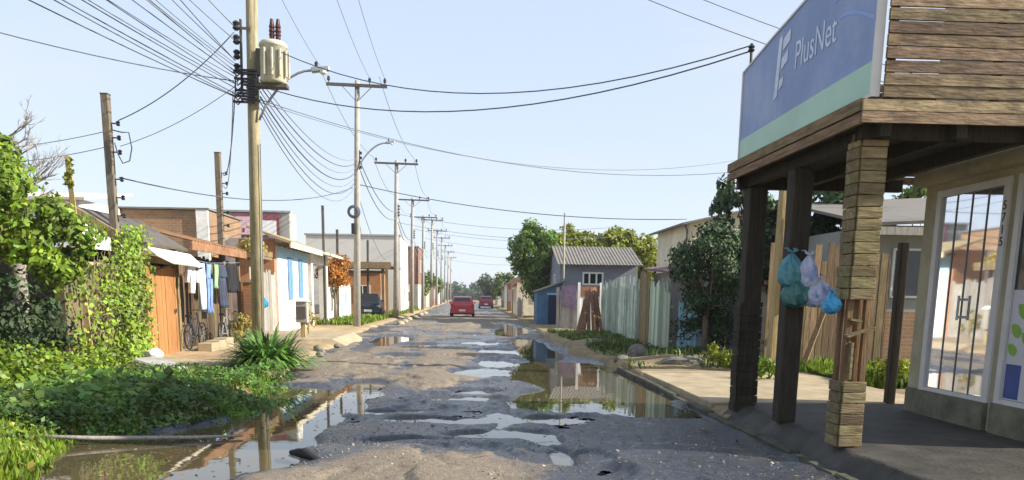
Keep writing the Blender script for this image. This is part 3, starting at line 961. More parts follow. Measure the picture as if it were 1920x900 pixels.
tag(mb.build('driftwood_pole', m_greybark, smooth=True), 'long grey stick lying across the corner of the left puddle', 'stick')
mb = MB()
mb.tube([(-1.72, 7.75, .07), (-1.55, 7.55, .10), (-1.40, 7.42, .07)], [.025, .055, .03], 7)
tag(mb.build('tar_lump', m_rubber, smooth=True), 'black lump lying on the wet road by the left puddle', 'debris')

# ================================================================== THE SHOP ON THE RIGHT
shop = thing('shop_building', 'plank fronted corner shop with yellow wall and raised glass doors', 'shop', (8.5, 8.6, .2))
mb = MB()
DX = 5.7
mb.box(DX, 12, 7.3, 8.26 - 1.0, .5, 3.3)
# road wall with openings for the doors and the window
mb.box(DX, DX + .2, 9.76, 10.05, .16, 6.3)
mb.box(DX, DX + .2, 8.30, 8.42, .16, 6.3)
mb.box(DX, DX + .2, 7.3, 7.36, .16, 6.3)
mb.box(DX, DX + .199, 7.36, 8.30, 2.9, 6.3)
mb.box(DX, DX + .199, 8.42, 9.76, 2.9, 6.3)
mb.box(DX + .2, 12, 9.85, 10.05, .16, 6.3)
mb.box(DX + .2, 12, 7.3, 7.5, .16, 6.3)
mb.box(11.8, 12, 7.5, 9.85, .16, 6.3)
mb.box(DX + .2, 11.8, 7.5, 9.85, 6.1, 6.3)
mb.box(DX + .2, 11.8, 7.5, 9.85, 2.95, 3.05)
mb.build('wall', m_shopwall, shop)
mb = MB(); mb.box(DX - .06, DX + .198, 7.36, 8.30, .12, .52); mb.box(DX - .062, DX + .197, 8.42, 9.76, .12, .50); mb.box(DX - .03, DX - .002, 9.76, 10.05, .12, .5)
mb.build('plinth', M('mossy plinth', (.16, .15, .11), .95, .35, 3, .5, 25, dirt=(.07, .09, .03)), shop)
mb = MB(); mb.box(DX + .2, 11.8, 7.5, 9.85, .40, .5)
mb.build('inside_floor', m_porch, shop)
mb = MB(); mb.box(5.52, DX - .002, 7.3, 10.05, 2.98, 3.13)
mb.build('header_beam', m_shopwall, shop)
# glazed folding doors
fr = MB()
fr.box(DX - .03, DX + .06, 9.67, 9.76, .5, 2.9); fr.box(DX - .03, DX + .06, 8.42, 8.52, .5, 2.9)
fr.box(DX - .028, DX + .058, 8.52, 9.67, 2.82, 2.9); fr.box(DX - .028, DX + .058, 8.52, 9.67, .5, .545)
df = fr.build('door_frame', m_alu, shop)
n4 = 4
for i in range(n4):
    a = 8.52 + 1.15 * i / n4; b = 8.52 + 1.15 * (i + 1) / n4
    p = MB(); p.box(DX + .005, DX + .017, a + .012, b - .012, .55, 2.815)
    p.build('glass_panel', m_mirror, df)
    s = MB(); s.box(DX - .005, DX + .03, a - .005, a + .006, .545, 2.82)
    if i:
        s.build('glazing_bar', m_wheelgrey, df)
h = MB(); h.tube([(DX - .06, 9.06, 1.38), (DX - .06, 9.06, 1.66)], .014, 6); h.box(DX - .06, DX + .004, 9.05, 9.07, 1.40, 1.43); h.box(DX - .06, DX + .004, 9.05, 9.07, 1.60, 1.63)
h.build('pull_handle', m_steel, df)
# display window with its printed poster
fr = MB()
fr.box(DX - .03, DX + .06, 8.22, 8.30, .52, 2.9); fr.box(DX - .03, DX + .06, 7.36, 7.44, .52, 2.9)
fr.box(DX - .028, DX + .058, 7.44, 8.22, 2.82, 2.9); fr.box(DX - .028, DX + .058, 7.44, 8.22, .52, .57)
wf = fr.build('window_frame', m_alu, shop)
p = MB(); p.box(DX + .005, DX + .017, 7.44, 8.22, .57, 2.82); p.build('pane', m_glass, wf)

def text_mesh(s, size, mat, name, parent, loc, mtx, ext=.004, sx=1.0):
    cu = bpy.data.curves.new('lettering', 'FONT')
    cu.body = s; cu.size = size; cu.extrude = ext
    cu.align_x = 'LEFT'
    ob = bpy.data.objects.new('lettering', cu)
    me = bpy.data.meshes.new_from_object(ob)
    bpy.data.objects.remove(ob)
    off = Vector(loc) - Vector(parent['_w'])
    for v in me.vertices:
        v.co = mtx @ Vector((v.co.x * sx, v.co.y, v.co.z)) + off
    me.materials.clear()
    return link(name, me, mat, parent)
TOROAD = Matrix(((0, 0, -1), (-1, 0, 0), (0, 1, 0)))     # letters that face the road (-X), read towards -Y
ps = thing('window_poster', 'white shop poster with bright green leaves and a blue block behind the window', 'poster', (DX - .004, 7.83, .57))
p = MB(); p.box(DX - .002, DX + .004, 7.45, 8.21, .575, 1.72); p.build('poster_sheet', m_posterwhite, ps)
p = MB(); p.box(DX - .005, DX - .0025, 7.96, 8.19, .59, .95); p.build('blue_block', m_posterblue, ps)
p = MB()
for (yc, zc, r_) in ((8.02, 1.50, .10), (7.86, 1.44, .13), (8.10, 1.30, .09), (7.93, 1.22, .09), (8.13, 1.10, .08), (7.72, 1.30, .12), (7.70, 1.05, .11)):
    pl = [(yc + r_ * math.cos(t) * (1.0 if math.sin(t) > 0 else .8), zc + r_ * .75 * math.sin(t) + .3 * r_ * math.cos(t)) for t in np.linspace(0, 2 * PI, 14)[:-1]]
    p.prism(pl, 'x', DX - .006, DX - .003)
p.build('green_leaves', m_leafprint, ps)
nb = thing('house_number', 'black door number 5715 set in a column on the door frame', 'number', (DX - .031, 8.46, 2.2))
for i, ch in enumerate('5715'):
    text_mesh(ch, .135, m_blackplastic, 'digit', nb, (DX - .033, 8.505, 2.56 - .125 * i), TOROAD, .002)

# canopy
can = thing('porch_canopy', 'dark timber porch roof boxed in with weathered horizontal planks', 'canopy', (4.6, 8.9, 3.1))
rr = random.Random(5)
mb = MB()
for r in range(17):
    z = 3.115 + .105 * r
    x = 3.40 if r < 2 else 3.575
    end = 8.6
    while x < end:
        L_ = rr.choice((1.9, 2.6, 3.3)) if r > 1 else 3.0
        x1 = min(end, x + L_)
        t1, t2 = rr.uniform(-.006, .006), rr.uniform(-.006, .006)
        o = rr.uniform(0, .008)
        mb.hexa([(x, 7.13 - o, z + t1), (x1 - .005, 7.13 - o, z + t2), (x1 - .005, 7.16 - o, z + t2), (x, 7.16 - o, z + t1),
                 (x, 7.13 - o, z + .092 + t1), (x1 - .005, 7.13 - o, z + .092 + t2), (x1 - .005, 7.16 - o, z + .092 + t2), (x, 7.16 - o, z + .092 + t1)])
        x = x1
mb.build('front_boards', m_plankX, can)
mb = MB()
mb.box(3.40, 3.44, 7.17, 10.8, 3.115, 3.205); mb.box(3.395, 3.437, 7.17, 10.8, 3.22, 3.325)
mb.build('side_boards', m_plankY, can)
mb = MB()
for r in range(12):
    z = 3.115 + .105 * r
    mb.box(3.60, 6.2, 10.77, 10.80, z, z + .092)
mb.build('end_boards', m_plankX, can)
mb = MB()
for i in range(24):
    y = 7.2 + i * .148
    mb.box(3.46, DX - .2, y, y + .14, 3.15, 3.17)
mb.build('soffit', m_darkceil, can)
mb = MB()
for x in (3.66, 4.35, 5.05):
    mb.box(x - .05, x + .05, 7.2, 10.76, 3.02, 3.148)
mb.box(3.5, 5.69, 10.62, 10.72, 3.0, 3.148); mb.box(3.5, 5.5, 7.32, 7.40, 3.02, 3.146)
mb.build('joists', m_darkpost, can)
for x in (3.64, 4.6, 5.4, 6.5, 7.6):
    mb = MB(); mb.box(x - .03, x + .03, 7.162, 7.21, 3.18, 4.9)
    mb.build('stud', m_darkpost, can)

# sign
sg = thing('shop_sign', 'long blue shop sign with a mint green lower band hung over the porch', 'sign', (3.5, 8.9, 3.36))
Y0, Y1 = 7.21, 10.66
def topz(y):
    return float(np.interp(y, [7.2, 8.7, 9.7, 10.66], [4.72, 4.66, 4.55, 4.42]))
yy = np.linspace(Y0, Y1, 12)
mb = MB(); mb.prism([(y, 3.37) for y in yy] + [(y, topz(y)) for y in yy[::-1]], 'x', 3.50, 3.545)
mb.build('panel_face', m_signblue, sg)
mb = MB()
lo = [(y, 3.372) for y in yy]
hi = [(y, float(np.interp(y, [Y0, 8.3, Y1], [3.645, 3.635, 3.60]))) for y in yy[::-1]]
mb.prism(lo + hi, 'x', 3.496, 3.4995)
mb.build('green_band', m_signgreen, sg)
mb = MB()
mb.box(3.485, 3.56, Y0 - .035, Y0 - .001, 3.34, topz(Y0) + .02)
mb.box(3.485, 3.56, Y1 + .001, Y1 + .03, 3.34, topz(Y1) + .02)
mb.box(3.488, 3.557, Y0, Y1, 3.34, 3.369)
for i in range(11):
    a, b = yy[i], yy[i + 1]
    mb.hexa([(3.488, a, topz(a) + .001), (3.557, a, topz(a) + .001), (3.557, b, topz(b) + .001), (3.488, b, topz(b) + .001),
             (3.488, a, topz(a) + .025), (3.557, a, topz(a) + .025), (3.557, b, topz(b) + .025), (3.488, b, topz(b) + .025)])
mb.build('sign_frame', m_alu, sg)
text_mesh('PlusNet', .40, m_signwhite, 'lettering', sg, (3.496, 9.0, 4.03), TOROAD, .002, .78)
mb = MB()
def em(pts):
    mb.prism([(9.58 - u, 3.84 + v) for u, v in pts], 'x', 3.494, 3.4975)
em([(.02, 0), (.12, .02), (.20, .66), (.10, .64)])
em([(.22, .60), (.42, .66), (.42, .54), (.22, .48)])
em([(.20, .40), (.38, .46), (.37, .34), (.19, .28)])
em([(.17, .18), (.28, .21), (.27, .11), (.16, .08)])
mb.build('emblem', m_signwhite, sg)
mb = MB()
for k, (a, b, c0, am) in enumerate(((7.3, 8.1, 4.25, .18), (7.25, 7.95, 4.02, .22), (7.4, 8.3, 4.45, .12))):
    pts = [(y, c0 + am * math.sin((y - a) * 2.2)) for y in np.linspace(a, b, 10)]
    mb.prism(pts + [(y, z - .035) for y, z in pts[::-1]], 'x', 3.4965, 3.4985)
mb.build('swoosh', M('printed paler blue', (.22, .31, .62), .5, .1, spec=.4), sg)

# posts
def clad(mb, x, y, w_, d, z0, z1, rr, step=.105):
    z = z0
    while z < z1 - .03:
        hgt = min(step - .007, z1 - z)
        o = rr.uniform(-.006, .006); t = rr.uniform(-.003, .003)
        for (xa, xb, ya, yb) in ((x - w_ / 2 + o, x + w_ / 2 + o, y - d / 2 - .025, y - d / 2), (x - w_ / 2 - .026 + o, x - w_ / 2 - .001, y - d / 2 + .002, y + d / 2)):
            mb.hexa([(xa, ya, z + t), (xb, ya, z - t), (xb, yb, z - t), (xa, yb, z + t), (xa, ya, z + hgt + t), (xb, ya, z + hgt - t), (xb, yb, z + hgt - t), (xa, yb, z + hgt + t)])
        z += step
rr = random.Random(9)
pil = thing('clad_pillar', 'nearest porch pillar clad in yellowed boards with its studs bare midway', 'pillar', (3.66, 7.5, .19), 'porch posts')
mb = MB()
clad(mb, 3.66, 7.5, .235, .23, 1.60, 3.02, rr)
mb.build('upper_cladding', m_clad, pil, bevel=.004)
mb = MB(); clad(mb, 3.66, 7.5, .225, .23, .21, .84, rr)
mb.build('lower_cladding', m_clad, pil, bevel=.004)
for dx, dy in ((-.085, -.07), (.085, -.07), (-.085, .08), (.085, .08), (0, .0)):
    mb = MB(); mb.box(3.66 + dx - .026, 3.66 + dx + .026, 7.5 + dy - .03, 7.5 + dy + .03, .19, 3.1)
    mb.build('stud', m_stud, pil)
mb = MB(); mb.bar((3.53, 7.375, 1.26), (3.80, 7.375, 1.34), .10, .025); mb.bar((3.55, 7.37, 1.42), (3.66, 7.37, 1.40), .09, .02); mb.bar((3.60, 7.385, .86), (3.60, 7.385, 1.2), .022, .07)
mb.build('cross_boards', m_clad, pil)
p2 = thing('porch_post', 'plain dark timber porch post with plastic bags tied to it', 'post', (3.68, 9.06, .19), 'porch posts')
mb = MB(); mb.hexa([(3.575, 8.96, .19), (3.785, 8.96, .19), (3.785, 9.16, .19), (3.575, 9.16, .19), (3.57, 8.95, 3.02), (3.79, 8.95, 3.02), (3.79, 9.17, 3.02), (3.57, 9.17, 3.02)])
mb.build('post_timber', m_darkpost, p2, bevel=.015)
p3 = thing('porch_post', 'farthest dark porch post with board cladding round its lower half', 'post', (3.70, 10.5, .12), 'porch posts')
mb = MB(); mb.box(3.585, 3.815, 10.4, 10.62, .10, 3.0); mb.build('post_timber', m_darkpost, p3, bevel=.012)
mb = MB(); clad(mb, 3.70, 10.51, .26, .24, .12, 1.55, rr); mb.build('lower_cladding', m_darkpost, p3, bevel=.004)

# plastic bags
def bag(c, r, mat, label, seed, group='plastic bags tied to the porch posts', hang=.05, sq=1.0, ht=1.0):
    r = r * .9
    t = thing('plastic_bag', label, 'plastic bag', (c[0], c[1], c[2]), group)
    rs = random.Random(seed)
    prof = [(.03, 1.25), (.12, 1.12), (.32, .98), (.62, .7), (.88, .3), (1.0, -.1), (.97, -.5), (.8, -.82), (.45, -1.0), (.1, -1.04)]
    n = 30; vs = []
    ph = rs.uniform(0, 6)
    for j, (q, z) in enumerate(prof):
        for k in range(n):
            a = 2 * PI * k / n
            f = 1 + .10 * math.sin(4 * a + ph + 2 * z) + .05 * math.sin(9 * a - ph + 3 * z) + rs.uniform(-.075, .075)
            f2 = 1 + (.14 * math.sin(2 * a + ph))
            vs.append((c[0] + r * q * f * f2 * math.cos(a) * sq, c[1] + r * q * f * math.sin(a) * .85, c[2] + r * z * ht + r * .05 * math.sin(7 * a)))
    fs = []
    for i in range(len(prof) - 1):
        for k in range(n):
            fs.append((i * n + k, i * n + (k + 1) % n, (i + 1) * n + (k + 1) % n, (i + 1) * n + k))
    fs.append(tuple(range(n))[::-1]); fs.append(tuple((len(prof) - 1) * n + k for k in range(n)))
    mb = MB(); mb.add(vs, fs); mb.build('bag_body', mat, t, False)
    mb = MB()
    zt = c[2] + r * 1.2 * ht
    for s_ in (-1, 1):
        mb.tube([(c[0], c[1], zt), (c[0] + s_ * r * .35, c[1] - r * .1, zt + hang * .5), (c[0] + s_ * r * .2, c[1] + r * .3, zt + hang * .9), (c[0] + s_ * r * .45, c[1] + r * .5, zt + hang)], [r * .12, r * .10, r * .06, r * .03], 6)
    mb.build('handle', mat, t, True)
    return t
bag((3.565, 8.86, 1.90), .165, m_bagteal, 'teal plastic bag tied highest on the dark porch post', 1, sq=.9, ht=1.15)
bag((3.745, 8.83, 1.88), .155, m_bagwhite, 'pale blue white plastic bag beside the teal bag', 2, sq=.9, ht=1.2)
bag((3.625, 8.80, 1.66), .16, m_baggreen, 'dark green plastic bag hanging lowest on the dark post', 3)
bag((3.86, 8.80, 1.66), .155, m_bagwhite, 'white bag with violet print hanging below the pale blue bag', 4, sq=1.1)
bag((3.43, 7.50, 1.56), .10, m_bagblue, 'small bright blue bag on the side of the clad pillar', 6)

# ------------------------------------------------------------------ yard behind the porch
tp = thing('tan_pole', 'square tan timber pole standing behind the porch posts', 'pole', (6.34, 16.3, .1))
mb = MB(); mb.hexa([(6.20, 16.17, .05), (6.48, 16.17, .05), (6.48, 16.43, .05), (6.20, 16.43, .05), (6.25, 16.2, 5.9), (6.47, 16.2, 5.9), (6.47, 16.4, 5.9), (6.25, 16.4, 5.9)])
mb.build('shaft', m_tanpole, tp, bevel=.02)
mb = MB(); mb.tube([(6.34, 16.155, 1.3), (6.40, 16.15, 2.1), (6.33, 16.16, 3.2)], .018, 5); mb.build('conduit', m_cablegrey, tp)
f = thing('brown_fence', 'tall brown upright board fence behind the porch', 'fence', (7.6, 17.2, .05))
boards((6.45, 17.2), (9.2, 17.35), .05, (2.35, 2.75), .16, rr=random.Random(2)).build('boards', m_fenceZ, f)
for z in (.6, 1.9):
    mb = MB(); mb.box(6.45, 9.2, 17.40, 17.46, z, z + .09); mb.build('rail', m_fenceZ, f)
mb = MB(); mb.bar((7.05, 16.6, .1), (7.75, 17.1, 1.6), .12, .03)
tag(mb.build('leaning_board', m_fenceZ), 'single brown board leaning diagonally against the brown fence', 'board')
mb = MB(); mb.bar((6.12, 11.25, .0), (6.12, 11.25, 2.4), .12, .12)
tag(mb.build('yard_post', m_darkpost, bevel=.01), 'dark square post just past the shop door corner', 'post')
yh = thing('yard_house', 'low grey house with brick base and dark eaves behind the shop', 'house', (11.4, 20, 0))
mb = MB(); mb.box(9.1, 14, 18.0, 22, 1.35, 3.25); mb.build('wall', m_greywall, yh)
mb = MB(); mb.box(9.07, 14.03, 17.97, 22, -.1, 1.35); mb.build('brick_base', m_brickY, yh)
mb = MB(); mb.sheet((8.7, 17.4, 3.25), (14.4, 17.4, 3.55), (14.4, 22.4, 4.5), (8.7, 22.4, 4.2), .07); r_ = mb.build('roof', m_rooffib, yh)
mb = MB(); mb.box(8.72, 14.3, 17.42, 17.47, 3.0, 3.17); mb.build('fascia', m_greyfence, r_)
window(yh, 'y-', (9.95, 18.0, 2.2), .8, 1.1)
window(yh, 'y-', (12.2, 18.0, 2.2), 1.1, 1.0, div=2)

bf = thing('blue_plank_gatepost', 'tall blue grey painted plank gatepost under the dark tree', 'gatepost', (6.75, 20.2, .1))
mb = MB(); mb.box(6.55, 6.9, 20.1, 20.16, .05, 2.3); mb.build('plank', m_bluegrey, bf, bevel=.008)
mb = MB(); mb.box(6.60, 6.72, 20.165, 20.28, .05, 2.1); mb.build('post', m_bluegrey, bf)
hc = thing('tan_hut', 'small tan hut glimpsed through the dark tree', 'hut', (7.4, 23, 0))
mb = MB(); mb.box(6.2, 8.6, 22.6, 24.5, 0, 2.0); mb.build('wall', m_cream, hc)
mb = MB(); mb.sheet((6.0, 22.4, 2.0), (8.8, 22.4, 2.0), (8.8, 24.7, 2.4), (6.0, 24.7, 2.4), .06); mb.build('roof', m_roofbrown, hc)
door(hc, 'y-', (6.75, 22.6, 0.02), .7, 1.7, m_fenceZ)
tree('shade_tree', 'broad dark leafed tree overhanging the right fence line', (5.9, 19.7, .1), (5.85, 19.7, 1.7), .11,
     [((5.8, 19.7, 2.35), (.85, .9, 1.15), 34, 6500, .36), ((5.95, 19.9, 1.2), (.75, .7, .7), 16, 2200, .3), ((6.5, 19.9, 2.3), (.6, .7, 1.0), 14, 2600, .32), ((6.35, 19.9, 1.1), (.5, .5, .6), 10, 1100, .3)], m_lf_dark, .105, nb=12)
tree('tall_tree', 'tall loose tree with large dark leaves above the porch posts', (8.6, 22.5, .1), (8.5, 22.5, 3.0), .10,
     [((7.35, 22, 4.25), (.75, .6, .7), 14, 1000, .27), ((9.6, 22.3, 3.0), (1.5, .6, .8), 26, 3200, .3), ((8.3, 22.3, 2.9), (1.0, .6, 1.2), 20, 2200, .32), ((11.0, 22.6, 3.6), (.9, .6, .8), 14, 1300, .32), ((10.1, 22.3, 3.9), (.95, .6, 1.0), 16, 1900, .35), ((9.0, 22.8, 3.6), (.8, .6, .9), 14, 1300, .34), ((8.0, 22.6, 3.4), (.9, .6, 1.0), 14, 1300, .34)], m_lf_dark, .22, nb=14)
tree('yard_tree', 'small leafy tree behind the grey yard house', (15.5, 26.5, 0), (15.4, 26.5, 3.0), .09,
     [((15.2, 26.3, 4.5), (1.1, .9, 1.0), 12, 900, .35)], m_lf_olive, .2, nb=8)
def weed(c, r, h, n, mat, label, size=.09):
    t = thing('weed_plant', label, 'plant', c)
    mb = MB()
    for k in range(9):
        a = R.uniform(0, 6.3); q = r * R.uniform(.2, .8)
        mb.tube([c, (c[0] + q * .4 * math.cos(a), c[1] + q * .4 * math.sin(a), c[2] + h * .6), (c[0] + q * math.cos(a), c[1] + q * math.sin(a), c[2] + h * R.uniform(.7, 1))], [.01, .008, .004], 4)
    mb.build('stems', mat, t)
    P, e = crown_points((c[0], c[1], c[2] + h * .6), (r, r, h * .45), 12, n, .12)
    V, Fq = leaf_quads(P, e, size)
    npmesh('leaves', V, Fq, mat, t)
weed((7.35, 13.6, .08), .28, .55, 420, m_lf_yellow, 'bright yellow green weed beside the shop wall corner')
weed((5.6, 14.6, .1), .32, .30, 420, m_lf_bright, 'low green weed clump at the edge of the walk between the posts', .08)
weed((5.4, 16.9, .1), .3, .5, 380, m_lf_yellow, 'sunlit yellowish weed at the foot of the tan pole', .09)

# ------------------------------------------------------------------ right side further on
def fence_thing(name, label, a, b, z0, hts, wd, mat, seed, rail=True, lean=.02):
    t = thing(name, label, 'fence', ((a[0] + b[0]) / 2, (a[1] + b[1]) / 2, z0))
    boards(a, b, z0, hts, wd, lean=lean, rr=random.Random(seed)).build('boards', mat, t)
    if rail:
        mb = MB()
        d = Vector((b[0] - a[0], b[1] - a[1], 0)).normalized(); nrm = Vector((-d.y, d.x, 0)) * .075
        for z in (z0 + .45, z0 + hts[0] - .35):
            mb = MB(); mb.bar((a[0] + nrm.x, a[1] + nrm.y, z), (b[0] + nrm.x, b[1] + nrm.y, z), .07, .05)
            mb.build('rail', mat, t)
    return t
fence_thing('green_fence', 'long weathered pale green board fence along the right verge', (5.3, 32.2), (5.3, 25.0), 0, (1.85, 2.3), .2, m_greenfence, 4)
fence_thing('tan_fence', 'short tan board section at the near end of the pale green fence', (5.28, 24.9), (5.3, 23.6), 0, (2.25, 2.4), .22, m_fenceZ, 5)
m_stripe = M('mint and bare boards', (.30, .42, .30), .85, .3, 2, .4, 5, isl=.55, col2=(.46, .50, .40), dirt=(.2, .24, .14), **WOODZ)
fence_thing('mint_fence', 'gappy mint and white board fence beside the dark tree', (5.3, 23.5), (5.32, 21.2), 0, (1.7, 2.15), .15, m_stripe, 6)
fence_thing('blue_fence', 'low pale blue fence half hidden under the dark tree', (5.5, 21.0), (6.3, 20.6), 0, (1.5, 1.65), .14, m_bluefence, 7)
mh = thing('lean_to_shed', 'small lean to shed with brown eaves behind the mint fence', 'shed', (6.4, 23.5, 0))
mb = MB(); mb.box(5.6, 7.2, 22.6 - .3, 24.4, 0, 2.3); mb.build('wall', m_greyfence, mh)
mb = MB(); mb.sheet((5.35, 22.0, 2.32), (7.4, 22.0, 2.6), (7.4, 24.7, 2.75), (5.35, 24.7, 2.47), .06); mb.build('roof', M('purple brown roofing', (.18, .11, .12), .85, .3), mh)
door(mh, 'y-', (6.3, 22.3, .02), .7, 1.7, m_greyfence)
ch = thing('cream_house', 'tall cream house with sloping roofline rising behind the dark trees', 'house', (11, 38, 0))
mb = MB(); mb.prism([(9.75, 0), (14.3, 0), (14.3, 5.85), (9.75, 4.85)], 'y', 36, 42); mb.build('wall', m_cream, ch)
mb = MB(); mb.sheet((9.35, 35.6, 4.83), (14.6, 35.6, 6.0), (14.6, 42.4, 6.0), (9.35, 42.4, 4.83), .09); rf = mb.build('roof', m_rooffib, ch)
mb = MB(); mb.tube([(9.55, 35.9, 4.75), (9.65, 35.92, 4.5), (9.68, 35.92, .1)], .05, 6); mb.build('downpipe', m_dark_pole, ch)
window(ch, 'y-', (11.4, 36, 3.5), 1.2, 1.2, div=2)
gh = thing('grey_house', 'small grey blue house with a corrugated roof and three light window', 'house', (7, 46, 0))
mb = MB(); mb.prism([(44, 0), (50, 0), (50, 3.35), (47, 4.3), (44, 3.35)], 'x', 4.95, 9.2); mb.build('wall', m_greyblue, gh)
mb = MB(); mb.corr((4.75, 43.5, 3.28), (9.4, 43.5, 3.28), (9.4, 47, 4.42), (4.75, 47, 4.42), 26, .016); mb.corr((4.75, 50.5, 3.28), (9.4, 50.5, 3.28), (9.4, 47, 4.422), (4.75, 47, 4.422), 26, .016)
mb.build('roof', m_rooffib, gh)
window(gh, 'y-', (6.75, 44, 2.55), 1.15, .7, div=3, fw=.09)
window(gh, 'x-', (4.95, 46.5, 2.3), 1.0, 1.0, div=2)
bs = thing('blue_shed', 'strong blue board shed with a dark doorway left of the grey house', 'shed', (4.3, 43, 0))
mb = MB(); mb.prism([(3.55, 0), (4.85, 0), (4.85, 2.3), (3.55, 1.85)], 'y', 42, 43.8); mb.build('wall', m_bluepaint, bs)
mb = MB(); mb.sheet((3.4, 41.8, 1.83), (5.0, 41.8, 2.38), (5.0, 44, 2.38), (3.4, 44, 1.83), .06); mb.build('roof', m_dark_pole, bs)
d_ = MB(); d_.box(4.15, 4.75, 41.96, 41.998, .05, 1.65); d_.build('doorway', m_navy, bs)
d_ = MB(); d_.box(4.08, 4.8, 41.93, 41.997, 1.65, 1.74); d_.build('lintel', m_bluefence, bs)
fence_thing('cloth_fence', 'low grey fence draped with faded cloth right of the blue shed', (4.05, 37.2), (5.15, 36.6), 0, (1.8, 2.0), .18, m_greyfence, 8)
mb = MB()
nx = 14
vs = []; fs = []
for i in range(nx + 1):
    t = i / nx; x = 4.25 + .62 * t; y = 37.0 - .34 * t - .06 + .03 * math.sin(9 * t)
    for z in (2.08, 1.6, 1.05 + .1 * math.sin(5 * t)):
        vs.append((x, y, z))
for i in range(nx):
    for j in range(2):
        fs.append((i * 3 + j, (i + 1) * 3 + j, (i + 1) * 3 + j + 1, i * 3 + j + 1))
vs2 = [(x, y - .015, z) for x, y, z in vs]
n0 = len(vs)
mb.add(vs + vs2, fs + [tuple(k + n0 for k in f_)[::-1] for f_ in fs])
tag(mb.build('hanging_cloth', m_purple, smooth=True), 'faded purple cloth hung over the low grey fence', 'cloth')
wg = thing('white_gate', 'dirty white gate panel with brown top board behind the leaning timber', 'gate', (4.95, 32.6, 0))
mb = MB(); mb.box(4.50, 5.28, 32.55, 32.6, .05, 1.6); mb.build('panel', m_white, wg)
mb = MB(); mb.box(4.46, 5.30, 32.52, 32.6, 1.602, 2.0); mb.build('top_board', m_roofclay, wg)
mb = MB(); mb.box(4.40, 4.495, 32.5, 32.6, 0, 2.15); mb.box(5.285, 5.36, 32.5, 32.6, 0, 2.15); mb.build('gate_frame', m_winwhite, wg)
rr = random.Random(14)
for i in range(15):
    x0 = 4.25 + .98 * i / 14 + rr.uniform(-.05, .05)
    tan = i in (9, 11)
    mb = MB()
    mb.bar((x0, 31.2 + rr.uniform(-.15, .15), .12), (x0 * .45 + 4.98 * .55 + rr.uniform(-.08, .08), 32.2 + rr.uniform(-.12, .1), rr.uniform(1.6, 2.1) * (1 - .28 * abs(x0 - 4.95))), rr.uniform(.09, .16), .045)
    o = mb.build('timber_board', m_logtan if tan else m_logdark)
    tag(o, 'pale fresh board leaning among dark boards against the white gate' if tan else 'dark wet board in the timber leaning on the white gate', 'board', 'boards leaning on the white gate' + (' pale' if tan else ''))
mb = MB(); mb.tube([(5.05, 43.2, 0), (5.05, 43.2, 5.9)], [.06, .05], 8)
tag(mb.build('slim_post', m_conc_pole, smooth=True), 'slim post rising beside the left end of the grey house roof', 'post')
tree('round_tree', 'dark green round tree at the left of the grey house', (4.4, 50, 0), (4.2, 50, 2.5), .16,
     [((4.1, 50, 4.05), (1.75, 1.5, 1.7), 90, 9500, .44), ((4.3, 50, 2.2), (1.2, 1.1, 1.0), 18, 1900, .42)], m_lf_mid, .22)
tree('yellow_tree', 'wide yellow green tree spreading behind the grey house roof', (9.4, 55, 0), (9.3, 55, 2.6), .2,
     [((5.6, 54.5, 4.1), (1.3, 1.2, 1.5), 50, 5000, .45), ((7.2, 55, 4.3), (2.5, 1.6, 1.6), 120, 13000, .5), ((10.2, 55, 4.35), (2.6, 1.6, 1.6), 120, 13000, .5), ((12.2, 54.5, 3.4), (1.2, 1.2, 1.7), 30, 4200, .5), ((13.2, 54.5, 2.8), (.8, .9, 1.3), 14, 1600, .42)], m_lf_yellow, .27)

def small_house(name, label, x0, x1, y0, y1, h, ridge, wm_, rm, face, wins=2, over=.35):
    t = thing(name, label, 'house', ((x0 + x1) / 2, (y0 + y1) / 2, 0))
    xm = (x0 + x1) / 2
    mb = MB()
    if ridge > 0:
        mb.prism([(x0, 0), (x1, 0), (x1, h), (xm, h + ridge), (x0, h)], 'y', y0, y1)
        mb.build('wall', wm_, t)
        r_ = MB(); k = ridge / ((x1 - x0) / 2)
        r_.sheet((x0 - over, y0 - over, h - over * k + .03), (xm, y0 - over, h + ridge + .03), (xm, y1 + over, h + ridge + .03), (x0 - over, y1 + over, h - over * k + .03), .05)
        r_.sheet((xm + .002, y0 - over, h + ridge + .03), (x1 + over, y0 - over, h - over * k + .03), (x1 + over, y1 + over, h - over * k + .03), (xm + .002, y1 + over, h + ridge + .03), .05)
        r_.build('roof', rm, t)
    else:
        mb.box(x0, x1, y0, y1, 0, h); mb.build('wall', wm_, t)
        r_ = MB(); r_.box(x0 - .08, x1 + .08, y0 - .08, y1 + .08, h + .002, h + .16); r_.build('roof', rm, t)
    fx = x1 if face == 'x+' else x0
    L_ = y1 - y0
    for i in range(wins):
        window(t, face, (fx, y0 + L_ * (i + .5) / (wins + 1) + .3, 1.6), 1.0, 1.1, div=2)
    window(t, 'y-', (xm, y0, 1.6), 1.0, 1.1, div=2)
    door(t, face, (fx, y1 - L_ / (wins + 1) * .6, .02), .85, 2.05, m_fenceZ)
    return t
small_house('far_house', 'tan far house nearest the round tree along the right kerb', 3.7, 7, 62, 69, 2.6, 1.2, m_cream, m_roofclay, 'x-')
small_house('far_house', 'orange brick far house beyond the tan one on the right', 4.0, 8, 76, 84, 2.8, 1.1, m_brickOr, m_roofclay, 'x-')
small_house('far_house', 'pale grey far house on the right well down the street', 4.2, 8.5, 95, 104, 2.7, 1.3, m_greywall, m_rooffib, 'x-')
small_house('far_house', 'small cream house near the far right end of the street', 4.4, 9, 122, 132, 3.0, 1.3, m_cream, m_roofclay, 'x-')
fence_thing('far_fence', 'low grey board fence in front of the tan far house', (3.6, 60), (3.6, 54), 0, (1.2, 1.5), .22, m_greyfence, 15)
